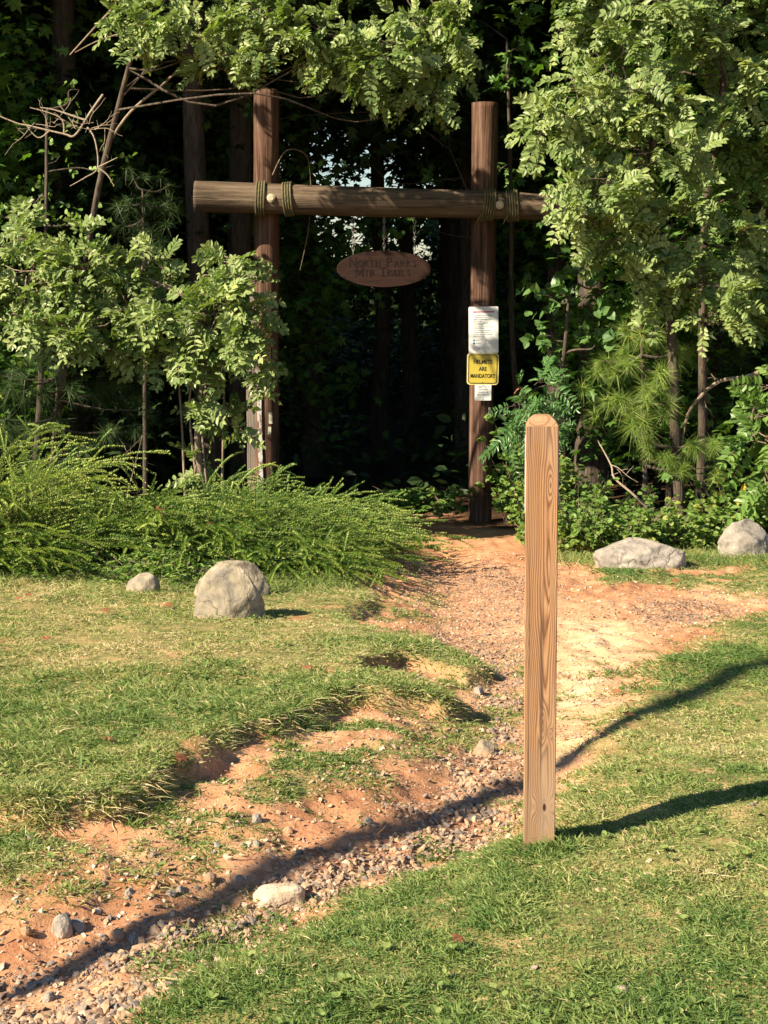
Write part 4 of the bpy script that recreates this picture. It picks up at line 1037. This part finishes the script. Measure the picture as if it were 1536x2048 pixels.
# pines
def pine(name, Yd, base_px, tufts, label, mat, trunk, nl=.16, cnt=120, r0=.028, mult=3):
    b = gpt(base_px, Yd); root = tree_obj(name, b, label, 'tree')
    pts = [b]+[at(px, py, Yd) for px, py in trunk]; P, rr = smooth_path(np.array(pts), np.linspace(r0, r0*.3, len(pts)), 6)
    G = Geo(); G.tube(P, rr, 7); G.build('trunk', M['bark'], root, smooth=True)
    G = Geo(); B = Geo()
    for (px, py, dy, s) in tufts:
        tip = at(px, py, Yd+dy); k = int(np.argmin(np.linalg.norm(P-tip, axis=1))); a = P[k]
        B = Geo(); B.tube([a, (a+tip)/2-np.array([0, 0, .04]), tip], [.012, .009, .005], 5, True, sub=3); B.build('branch', M['bark'], root)
        d0 = norm(tip-a+np.array([0, -.2, .25]))
        for q in range(mult):
            c = tip+rng.normal(size=3)*.085*s*(q > 0); dd = norm(d0+rng.normal(size=3)*.6)
            n = int(cnt); t = rng.random(n)**.8*.09*s
            pos = c-dd*t[:, None]*1.0
            d = norm(dd*.55+rdir(n)*1.0); L = nl*s*(.7+.5*rng.random(n))
            inst(G, NEEDLE, pos, d, rdir(n), L, .0042, np.clip(rng.normal(size=n)*.22+.5, 0, 1), bend=np.array([[0, 0, -.30]])*L[:, None])
    G.build('needles', mat, root); return root
tf = [(1290, 840, -.5, 1.3), (1250, 800, -.4, 1.1), (1210, 800, -.3, 1), (1340, 800, -.4, 1), (1270, 720, -.2, 1), (1330, 740, -.3, 1.1), (1360, 700, -.1, 1), (1230, 740, 0, 1), (1390, 890, -.5, .9), (1430, 890, -.5, .8), (1340, 920, -.4, .8), (1370, 930, -.4, .8),
      (1290, 620, .1, 1), (1250, 650, .1, 1), (1320, 660, .1, 1), (1200, 720, .1, .9), (1290, 770, -.5, 1), (1440, 930, -.4, .7), (1300, 900, -.2, .8)]
pine('pine_sapling', 12.7, 1290, tf, 'young pine with long drooping yellow-green needles in the right undergrowth', M['needle'], [(1290, 950), (1285, 850), (1285, 750), (1280, 640)])
tf = [(60, 700, -.3, 1.2), (110, 720, -.3, 1.2), (20, 760, -.3, 1.2), (90, 780, -.2, 1.1), (150, 680, 0, 1), (40, 860, -.3, 1.2), (120, 840, -.1, 1.1), (10, 840, -.4, 1.2), (200, 790, .1, 1), (260, 730, .1, 1), (170, 900, -.2, 1), (230, 860, 0, 1), (-40, 740, -.2, 1.3), (60, 920, -.2, 1), (300, 820, .2, 1), (140, 940, -.3, .8), (340, 700, .1, .8)]
pine('pine_sapling', 13.0, 110, tf, 'dark long-needled pine sapling under the shrub at the left edge', M['needle_dark'], [(110, 900), (115, 780), (120, 660)])
tf = [(290, 390, 0, 1), (250, 400, 0, 1), (330, 410, .1, 1), (280, 450, 0, 1), (320, 470, 0, 1), (265, 350, 0, .8), (340, 370, .2, .8), (240, 450, 0, 1), (300, 500, 0, 1)]
pine('pine_sapling', 14.6, 290, tf, 'small shaded pine with fine needles left of the big dark trunk', M['needle_dark'], [(290, 800), (290, 600), (285, 380)], .16, 60)

# juniper-like arching shrubs
def arching(name, label, clumps, per, seed, gradient=0):
    r = np.random.default_rng(seed)
    b0_ = clumps[0]; base = np.array([b0_[0], b0_[1], gz(b0_[0], b0_[1])])
    root = tree_obj(name, base, label, 'shrub')
    G = Geo(); S = Geo()
    for (cx, cy, rx, ry, h, lean, dens, tone) in clumps:
        n = int(per*dens*rx*ry*4)
        for _ in range(n):
            a = r.random()*6.283; q = math.sqrt(r.random()); x = cx+rx*q*math.cos(a); y = cy+ry*q*math.sin(a); z = gz(x, y)
            hh = h*(.45+.75*r.random())*(1-.45*q*q)
            az = r.normal()*.45+(0 if lean is None else lean)+.9*math.sin(x*3+y*2)
            dirh = np.array([math.cos(az-.3), math.sin(az-.3), 0])
            L = .4+.65*r.random()
            p0 = np.array([x, y, z+hh*.35*r.random()]); p1 = p0+dirh*L*.25+np.array([0, 0, hh*.7]); p2 = p0+dirh*L*.75+np.array([0, 0, hh*(.8+.25*r.random())]); p3 = p0+dirh*L*1.1+np.array([0, 0, hh*(.45+.5*r.random())])
            t = np.linspace(0, 1, 9)[:, None]
            P = (1-t)**3*p0+3*(1-t)**2*t*p1+3*(1-t)*t*t*p2+t**3*p3
            S.tube(P[::2], np.linspace(.0045, .0018, 5), 3, False)
            fronds = [(P, L, 1.0)]
            for _s in range(4):
                i0 = r.integers(2, 7); bq = P[i0]; tg0 = norm(P[i0+1]-P[i0-1]); sdv = norm(tg0+norm(r.normal(size=3)*np.array([1, 1, .5]))*.75); ls = .12+.22*r.random()
                tq = np.linspace(0, 1, 9)[:, None]; fronds.append((bq+sdv*ls*tq+np.array([0, 0, -.05])*tq*tq, ls, .8))
            off = r.normal()*.13
            for (Q, lq, sc_f) in fronds:
                m = int(lq*270)+4; tt = np.sort((.10 if sc_f == 1 else 0)+.9*r.random(m)); tl = t[:, 0]; T_ = np.gradient(Q, axis=0)
                pos = np.stack([np.interp(tt, tl, Q[:, i]) for i in range(3)], -1); tg = norm(np.stack([np.interp(tt, tl, T_[:, i]) for i in range(3)], -1))
                sA = norm(np.cross(tg, np.array([0, 0, 1.])+.01)); sB = np.cross(sA, tg); az_ = np.arange(m)*2.4+r.random()*6
                rd = sA*np.cos(az_)[:, None]+sB*np.sin(az_)[:, None]
                d = norm(tg*.75+rd*.8)
                tn = np.clip(tone+off-.04+.75*(tt-.55)+r.normal(size=m)*.08, 0, 1)
                inst(G, STAR3, pos, d, norm(tg-rd*.5+r.normal(size=(m, 3))*.25), (.025-.011*tt)*sc_f*(.8+.4*r.random(m)), .0105, tn)
    S.build('stems', M['green_stem'], root); G.build('foliage', M['juniper'], root)
    return root
arching('arching_shrub', 'tall yellow-green arching shrub at the left edge in front of the dark pine', [(-2.9, 10.4, .6, .4, .8, .2, 1.0, .8), (-3.3, 11.0, .8, .6, 1.0, .2, .7, .7)], 85, 3)
arching('arching_shrub', 'wide bank of feathery arching shrubs behind the boulders on the left', [(-1.9, 10.7, .8, .7, .48, -.2, 1, .42), (-1.1, 11.0, .7, .7, .45, .2, 1, .40), (-1.7, 11.9, .9, .5, .62, .3, .8, .40), (-2.5, 10.3, .5, .4, .4, -.3, .8, .5)], 92, 4)
arching('arching_shrub', 'arching shrub whose long feathery shoots spill over the left side of the trail', [(-.75, 10.7, .38, .6, .36, -.2, 1.25, .42), (-.85, 12.0, .45, .6, .36, .1, 1, .5), (-.55, 10.1, .22, .35, .26, -.5, 1.0, .42)], 100, 5)

# low brambles at right
def low(name, label, clumps, per, T, L, mat, seed, cat='plant'):
    b = np.array([clumps[0][0], clumps[0][1], gz(*clumps[0][:2])]); root = tree_obj(name, b, label, cat); G = Geo(); S = Geo(); r = np.random.default_rng(seed)
    for cx, cy, rx, ry, h in clumps:
        for _ in range(int(per*rx*ry*4)):
            a = r.random()*6.283; q = math.sqrt(r.random()); x = cx+rx*q*math.cos(a); y = cy+ry*q*math.sin(a); z = gz(x, y); hh = h*(.3+.8*r.random())*(.5+1.1*float(vnoise(x*4.5, y*4.5, seed)))
            dx_, dy_ = r.normal()*.15, r.normal()*.15-.03; P = np.array([[x, y, z], [x+dx_*.4, y+dy_*.4, z+hh*.6], [x+dx_, y+dy_, z+hh]]); S.tube(P, [.0035, .003, .0015], 3, False)
            m = int(6+16*hh); t = .25+.75*r.random(m); c = P[0]+(P[2]-P[0])*t[:, None]; tr = norm(r.normal(size=(m, 3))*np.array([1, 1, .35]))
            tone = r.random()*.5
            for ang in (-.9, 0, .9):   # trifoliate
                ca, sa = math.cos(ang), math.sin(ang); d = np.stack([tr[:, 0]*ca-tr[:, 1]*sa, tr[:, 0]*sa+tr[:, 1]*ca, tr[:, 2]], -1)
                inst(G, T, c+tr*.03, d, norm(np.array([0, -.45, .8])+r.normal(size=(m, 3))*.45), L*(.6+.6*r.random(m)), rnd=np.clip(tone+.5*r.random(m), 0, 1))
    S.build('stems', M['bark_pale'], root); G.build('foliage', mat, root); return root
low('bramble_bush', 'sunlit yellow-green brambles right of the timber post behind the long boulder', [(1.75, 12.1, .45, .4, .42), (2.25, 12.4, .4, .4, .36), (1.55, 12.6, .4, .35, .5), (2.75, 12.5, .4, .3, .3)], 260, ROUND, .045, M['bramble_leaf'], 8)
low('bramble_bush', 'leafy brambles around the round boulder at the right edge', [(3.45, 12.3, .3, .2, .45), (3.0, 12.5, .4, .2, .4), (2.6, 12.2, .2, .15, .22)], 240, ROUND, .055, M['bramble_leaf'], 9)
low('vine_clump', 'green leafy vine climbing the foot of the right gateway post', [(1.42, 14.3, .18, .2, .75), (1.58, 14.0, .25, .2, .6), (.66, 14.8, .05, .05, .55), (1.27, 14.65, .08, .1, .95)], 420, HEART, .06, M['bramble_leaf'], 10, 'vine')
low('weed_patch', 'dim low weeds on the trail edge close to the right gateway post', [(.35, 16.2, .4, .4, .16)], 120, OVAL, .06, M['maple_leaf'], 12)
low('weed_patch', 'dim low weeds at the foot of the left gateway post', [(-.6, 15.7, .4, .4, .22)], 120, OVAL, .06, M['maple_leaf'], 14)
low('weed_patch', 'green weeds along the foot of the arching shrubs beside the large boulder', [(-2.2, 9.9, .5, .12, .14), (-1.5, 9.6, .4, .12, .13), (-.85, 9.9, .3, .12, .12), (-2.9, 9.9, .4, .2, .15)], 380, NARROW, .05, M['bramble_leaf'], 13)

# tall grass along shrub foot
G = Geo(); n = 12000; x = rng.uniform(-3.6, -.2, n); y = 9.75+.25*np.sin(x*2)+rng.normal(size=n)*.22; z = zfull(x, y)
D = rdir(n); D[:, 2] = .7+1.0*rng.random(n); L = .07+.12*rng.random(n)
inst(G, BLADE, np.stack([x, y, z], -1), D, rdir(n), L, .0048, np.clip(.38+.22*rng.normal(size=n), 0, 1), bend=np.stack([rng.normal(size=n)*.3, rng.normal(size=n)*.3, -.5*np.ones(n)], -1)*L[:, None])
n = 4500; x = rng.uniform(1.3, 3.4, n); y = 11.2+rng.normal(size=n)*.28; z = zfull(x, y); D = rdir(n); D[:, 2] = .7+1.0*rng.random(n); L = .06+.10*rng.random(n)
inst(G, BLADE, np.stack([x, y, z], -1), D, rdir(n), L, .0048, np.clip(.40+.22*rng.normal(size=n), 0, 1), bend=np.stack([rng.normal(size=n)*.3, rng.normal(size=n)*.3, -.5*np.ones(n)], -1)*L[:, None])
for ro in [o_ for o_ in bpy.data.objects if o_.name.split('.')[0] in ('boulder', 'rock', 'stone_block')]:
    bbx = [max(abs(v_[i]) for v_ in ro.bound_box) for i in (0, 1)]; q = int(500*(bbx[0]+bbx[1])); a = rng.uniform(0, 6.283, q); k_ = 1.0+.22*np.abs(rng.normal(size=q))
    x = ro.location[0]+np.cos(a)*bbx[0]*k_; y = ro.location[1]+np.sin(a)*bbx[1]*k_; L = (.03+.05*rng.random(q))*(.7 if 'stone' in ro.name else 1)*(.5+.16*np.minimum(y, 8)/2)
    D = rdir(q); D[:, 2] = .5+.8*rng.random(q)
    inst(G, BLADE, np.stack([x, y, zfull(x, y)], -1), D, rdir(q), L, .0038, np.clip(.42+.25*rng.normal(size=q), 0, 1), bend=np.array([[0, 0, -.4]])*L[:, None])
tag(G.build('tall_grass', M['grass']), 'taller unmown grass at the foot of the shrubs and boulders', 'grass', kind='stuff')

# single details
def stick(name, pts, r, mat, label, cat='branch', twig=0):
    G = Geo(); P = [at(*p) for p in pts]; G.tube(P, np.linspace(r, r*.4, len(P)), 6, True, sub=4)
    for _ in range(twig):
        k = rng.integers(0, len(P)); twig_tree(P[k], rdir(1)[0], .2, r*.4, 1, G)
    o = G.build(name, mat, origin=P[0]); tag(o, label, cat); return o
g0 = gpt(1292, 12.1)
stick('dead_branch', [(1292, 1012, 12.1), (1262, 985, 12.1), (1228, 955, 12.15), (1222, 930, 12.2), (1195, 880, 12.3)], .012, M['twig'], 'pale dead stick leaning in the brambles right of the timber post', twig=3)
stick('bare_branch', [(1560, 720, 12.2), (1500, 752, 12.3), (1440, 762, 12.4), (1395, 800, 12.5), (1370, 850, 12.6), (1350, 1000, 12.6)], .022, M['bark_pale'], 'bare grey-brown branch curving down to the left at the right edge', twig=4)
stick('hanging_vine', [(545, 350, 14.6), (560, 318, 14.6), (575, 300, 14.6), (600, 302, 14.7), (617, 322, 14.8), (622, 400, 14.9), (615, 470, 14.9), (600, 540, 14.9)], .006, M['bark_pale'], 'thin bare vine looping beside the left gateway post above the beam', 'vine')
stick('bare_twigs', [(255, 985, 12.4), (270, 930, 12.4), (285, 870, 12.4)], .005, M['bark_pale'], 'spray of thin bare twigs rising behind the arching shrubs', 'branch', 5)
# yellow leaved weed
b = ground_px(1480, 1085); root = tree_obj('yellowing_weed', b, 'single weed with a few yellow-orange leaves beside the round boulder', 'plant'); G = Geo(); G.tube([b, at(1478, 1040, b[1]), at(1482, 1000, b[1])], [.004, .003, .002], 4, True); G.build('stem', M['straw'], root)
G = Geo(); P = np.array([at(1478, 1000, b[1]), at(1490, 995, b[1]), at(1470, 1010, b[1]), at(1484, 985, b[1])]); inst(G, OVAL, P, np.array([[-.5, -.2, -.6], [.5, -.2, -.5], [-.8, 0, -.1], [.2, -.1, .8]]), np.array([[0., -1, .3]]*4), .085); G.build('leaves', M['yellow_leaf'], root)
# white flower-like dry tuft: fallen leaves
for i, (px, py, Yd, lb) in enumerate([(320, 1028, 10.1, 'curled red-brown leaf caught on the arching shrubs'), (1030, 785, 12.1, 'orange dead leaf resting on the sumac'), (420, 1040, 10.3, 'small tan dead leaf on the arching shrubs above the boulder')]):
    G = Geo(); c = at(px, py, Yd); n = 3 if i == 0 else 1
    inst(G, MAPLE, np.repeat(c[None], n, 0)+rng.normal(size=(n, 3))*.02, rdir(n), np.array([[0, -1., .5]]*n)+rng.normal(size=(n, 3))*.3, .10 if i < 2 else .06)
    tag(G.build('fallen_leaf', M['dry_leaf'], origin=c), lb, 'leaf')
for i, (px, py) in enumerate([(205, 1232), (60, 1200), (345, 1220), (95, 1290), (1262, 1445), (1225, 1395), (925, 1895), (650, 1040+60), (215, 1490), (430, 1330), (30, 1205), (1345, 1080+90), (610, 1345), (350, 1530)]):
    c = ground_px(px, py); c[2] = gz(c[0], c[1])+.025; G = Geo()
    inst(G, MAPLE, c[None], rdir(1, .2), np.array([[.2, -.3, 1.]]), (.03+.012*rng.random())*(1 if py > 1600 else 1.5)); tag(G.build('fallen_leaf', M['dry_leaf'], origin=c), 'small brown dead leaf lying on the grass or dirt', 'leaf', 'brown leaves scattered on the ground')

# ------------------------------------------------------------------ forest
def forest_tree(variant, H, r0, crown_lo, leafL, nleaf, T=MAPLE, mat='wood_leaf', spread=2.4):
    """returns (trunk mesh, crown mesh, branch mesh) local to base"""
    G = Geo(); n = 10
    pts = np.stack([np.cumsum(rng.normal(size=n)*.05), np.cumsum(rng.normal(size=n)*.05), np.linspace(-.3, H, n)], -1); rad = np.linspace(r0, r0*.25, n); rad[0] *= 1.25
    P, rr = smooth_path(pts, rad, 4); G.tube(P, rr, 12); tm = G
    B = Geo(); L = Geo(); nb = 26; ends = []
    for i in range(nb):
        z = crown_lo+(H-crown_lo)*(i+rng.random())/nb; k = int(np.argmin(abs(P[:, 2]-z))); a = P[k]; az = rng.random()*6.283
        ln = spread*(.55+.6*rng.random())*(1-.55*((z-crown_lo)/(H-crown_lo))**2)
        e = a+np.array([math.cos(az)*ln, math.sin(az)*ln, ln*(.15+.4*rng.random())]); m = (a+e)/2+rng.normal(size=3)*.12
        B.tube([a, m, e], [r0*.22, r0*.14, r0*.05], 5, False, sub=3); ends.append((a, e))
    per = nleaf//nb
    for a, e in ends:
        q = per; t = .25+.8*rng.random(q)**.7; rad_ = min(.55, spread*.2)
        pos = a+(e-a)*t[:, None]+rng.normal(size=(q, 3))*np.array([rad_, rad_, .28])
        inst(L, T, pos, rdir(q, .4)-np.array([0, 0, .25]), norm(np.array([0, 0, 1.])+rng.normal(size=(q, 3))*.55), leafL*(.7+.6*rng.random(q)), rnd=np.clip(.3*rng.random()+.7*rng.random(q), 0, 1))
    out = []
    for gg, nm, mt_ in ((tm, 'trunk', M['bark']), (B, 'branches', M['bark']), (L, 'crown', M[mat])):
        me = mesh_from(nm, np.concatenate(gg.V), [np.concatenate(f_) for f_ in gg.F.values()], np.concatenate(gg.r), nm == 'trunk'); me.materials.append(mt_); out.append((nm, me))
    return out
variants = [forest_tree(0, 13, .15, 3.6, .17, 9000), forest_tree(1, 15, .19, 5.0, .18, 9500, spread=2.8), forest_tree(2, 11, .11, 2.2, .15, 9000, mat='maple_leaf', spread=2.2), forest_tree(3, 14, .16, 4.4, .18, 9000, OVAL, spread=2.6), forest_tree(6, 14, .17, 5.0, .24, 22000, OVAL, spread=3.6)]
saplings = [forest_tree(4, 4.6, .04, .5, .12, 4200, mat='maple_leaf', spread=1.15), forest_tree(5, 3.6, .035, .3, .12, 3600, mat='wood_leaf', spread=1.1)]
def plant(parts, x, y, rz, sc, name, label, group):
    root = tree_obj(name, (x, y, gz(x, y)), label, 'tree', group); root.rotation_euler = (0, 0, rz); root.scale = (sc, sc, sc)
    for nm, me in parts: o = bpy.data.objects.new(nm, me); C.objects.link(o); o.parent = root
    return root
GRP = 'trees of the dark wood behind the gateway'
big = [(-2.02, 16.3, 1, .82, 'broad dark tree trunk rising behind the left end of the crossbeam'), (-.95, 19.0, 0, .95, None), (-.10, 20.5, 0, .85, 'slim dark trunk seen below the hanging plaque'), (.35, 21.5, 3, .8, None),
       (-3.9, 17.5, 3, 1, None), (2.1, 17.6, 0, .9, None), (3.6, 16.8, 2, 1, None), (5.2, 17.5, 1, 1, None), (-5.4, 17.3, 2, 1.05, None), (-7, 18, 1, 1, None), (7, 16.5, 3, 1, None), (-9, 16.5, 2, 1.1, None), (9, 17.5, 1, 1, None)]
for x_, y_ in ((-3.6, 16.6), (-5.8, 16.4), (-8, 16.2), (-10.5, 15.8), (-4.4, 17.6), (-7, 17.4), (-9.6, 17), (-1.6, 17.4), (2.2, 16.4), (4.6, 15.6), (7, 15), (-2.5, 20.5), (1.2, 19.5), (4, 19), (-5.2, 20.4), (-8.2, 20), (.9, 23), (-1.3, 24.5), (-4, 24), (3.4, 23)):
    big.append((x_, y_, 4, .95+.15*rng.random(), None))
for i in range(46):
    x_ = rng.uniform(-14, 14); y_ = rng.uniform(19.5, 44)
    if abs(x_+.3) < 1.3+.02*(y_-15) and y_ < 40: x_ += 2.6*np.sign(x_+.3)
    if y_ > 23 and abs(x_+.6) < 3.6: x_ += 4*np.sign(x_+.6)
    big.append((x_, y_, int(rng.integers(0, 4)), .85+.35*rng.random(), None))
for x_, y_, v_, s_, lb in big:
    plant(variants[v_], x_, y_, rng.random()*6.28, s_, 'forest_tree', lb or 'tall shaded tree standing in the dark wood behind the gateway', None if lb else GRP)
sp = [(-1.3, 18.8, 0), (3.1, 17.0, 0), (-3.4, 16.6, 1), (2.9, 15.2, 0), (-4.4, 15.2, 0), (4.3, 14.8, 1), (2.5, 18.9, 0), (-2.4, 20.5, 1), (-2.9, 23, 0), (2.6, 20.5, 1), (3.6, 19, 0), (-3.8, 19.5, 0), (2.6, 24, 0), (-3.0, 27, 1), (-5.6, 14.6, 0), (5.6, 15.4, 0), (-4.5, 22, 1), (4.8, 23, 1), (1.5, 29, 1), (-6.8, 15.5, 1)]
for i in range(34):
    a_, c_ = rng.uniform(-11, 11), rng.uniform(26, 46)
    if abs(a_+.6) < 2.6: a_ += 3*np.sign(a_+.6)
    sp.append((a_, c_, i % 2))
for i, (x_, y_, v_) in enumerate(sp):
    s_ = 1.0+.25*rng.random() if i < 20 else 1.1+.5*rng.random()
    plant(saplings[v_], x_, y_, rng.random()*6.28, s_, 'forest_sapling', 'shaded leafy sapling in the understory of the dark wood', 'saplings of the dark wood')
# far hedge of woodland
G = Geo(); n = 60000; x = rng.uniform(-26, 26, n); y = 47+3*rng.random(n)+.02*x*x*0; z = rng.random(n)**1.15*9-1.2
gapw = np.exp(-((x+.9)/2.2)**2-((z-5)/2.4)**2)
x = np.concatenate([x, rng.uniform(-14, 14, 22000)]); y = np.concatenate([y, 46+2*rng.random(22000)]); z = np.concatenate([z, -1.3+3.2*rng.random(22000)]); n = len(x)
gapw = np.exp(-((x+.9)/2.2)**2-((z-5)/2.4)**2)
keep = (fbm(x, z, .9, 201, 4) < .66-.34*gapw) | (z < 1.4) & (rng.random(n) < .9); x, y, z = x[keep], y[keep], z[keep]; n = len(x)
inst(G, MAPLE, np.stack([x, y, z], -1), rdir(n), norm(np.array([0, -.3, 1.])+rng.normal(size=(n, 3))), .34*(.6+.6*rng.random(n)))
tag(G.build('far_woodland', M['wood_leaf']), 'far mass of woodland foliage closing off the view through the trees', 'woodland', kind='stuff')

G = Geo(); n = 90000; x, y = rng.uniform(-13, 13, n), 16.5+30*rng.random(n)**.8; hgt = fbm(x, y, .8, 401, 3)
keep = rng.random(n) < sstep(.38, .55, hgt)*(1-.85*np.exp(-((x-.1)/.55)**2)*(y < 27)); x, y, hgt = x[keep], y[keep], hgt[keep]; n = len(x)
z = zfull(x, y)+rng.random(n)*(.12+.9*sstep(.42, .7, hgt)+.5*sstep(24, 34, y))
inst(G, OVAL, np.stack([x, y, z], -1), rdir(n, .5), norm(np.array([0, -.3, 1.])+rng.normal(size=(n, 3))*.5), (.09+.004*y)*(.6+.7*rng.random(n)), rnd=rng.random(n))
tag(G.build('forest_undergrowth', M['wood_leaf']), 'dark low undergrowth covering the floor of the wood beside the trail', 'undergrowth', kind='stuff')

# off-frame pole that throws the long shadow
EL = R(35)
_p0 = ground_px(1100, 1672); _p1 = ground_px(1530, 1568)
SUN_AZ = math.atan2(_p1[1]-_p0[1], _p1[0]-_p0[0])
print('sun az', math.degrees(SUN_AZ))
dirh = np.array([math.cos(SUN_AZ), math.sin(SUN_AZ)])
sunv = np.array([dirh[0]*math.cos(EL), dirh[1]*math.cos(EL), -math.sin(EL)])
q0 = ground_px(60, 1935); q1 = ground_px(1500, 1310); ln = norm((q1-q0)[:2])
ph_ = -sunv[:2]; ph_ = ph_-ln*(ph_@ln); pdir = np.array([ph_[0], ph_[1], math.sin(EL)]); pdir = pdir/pdir[2]
base = q0[:2]-ln*3.2; bz_ = gz(*base)
root = empty('leaning_pole', (base[0], base[1], bz_), 'tall leaning wooden pole standing out of frame to the left', 'pole')
G = Geo(); G.tube([pdir*-.3, pdir*3.5, pdir*8.5], [.028, .04, .11], 16); o = G.build('pole', M['greyboard'], None, smooth=True); o.parent = root

# ------------------------------------------------------------------ light, sky, camera
w = bpy.data.worlds.new('World'); bpy.context.scene.world = w; w.use_nodes = True; nt = w.node_tree; nt.nodes.clear()
out = nt.nodes.new('ShaderNodeOutputWorld'); bg = nt.nodes.new('ShaderNodeBackground'); sky = nt.nodes.new('ShaderNodeTexSky')
sky.sky_type = 'NISHITA'; sky.sun_disc = False; sky.sun_elevation = EL
sx, sy = -dirh[0], -dirh[1]
sky.sun_rotation = math.atan2(sx, sy); sky.air_density = 1.2; sky.dust_density = .3; sky.ozone_density = 4
bg.inputs[1].default_value = .052; nt.links.new(sky.outputs[0], bg.inputs[0]); nt.links.new(bg.outputs[0], out.inputs[0])
ld = bpy.data.lights.new('sun', 'SUN'); ld.energy = 4.9; ld.angle = R(.5); ld.color = (1, .85, .62)
lo = bpy.data.objects.new('sun', ld); C.objects.link(lo)
dv = Vector((dirh[0]*math.cos(EL), dirh[1]*math.cos(EL), -math.sin(EL))); lo.rotation_euler = dv.to_track_quat('-Z', 'Y').to_euler(); lo.location = (-5, -5, 10)
cd = bpy.data.cameras.new('camera'); cam = bpy.data.objects.new('camera', cd); C.objects.link(cam)
cam.location = (0, 0, CAM_Z); cam.rotation_euler = (math.pi/2-PITCH, 0, 0)
cd.sensor_fit = 'VERTICAL'; cd.sensor_height = 24; cd.lens = F_PX/2048*24; cd.clip_end = 1000; cd.clip_start = .05
sc = bpy.context.scene; sc.camera = cam
sc.view_settings.view_transform = 'Standard'; sc.view_settings.look = 'None'; sc.view_settings.gamma = 1; sc.view_settings.exposure = 1.42
sc.cycles.max_bounces = 6; sc.cycles.diffuse_bounces = 3; sc.cycles.glossy_bounces = 2; sc.cycles.transmission_bounces = 4; sc.cycles.transparent_max_bounces = 4
sc.cycles.caustics_reflective = False; sc.cycles.caustics_refractive = False
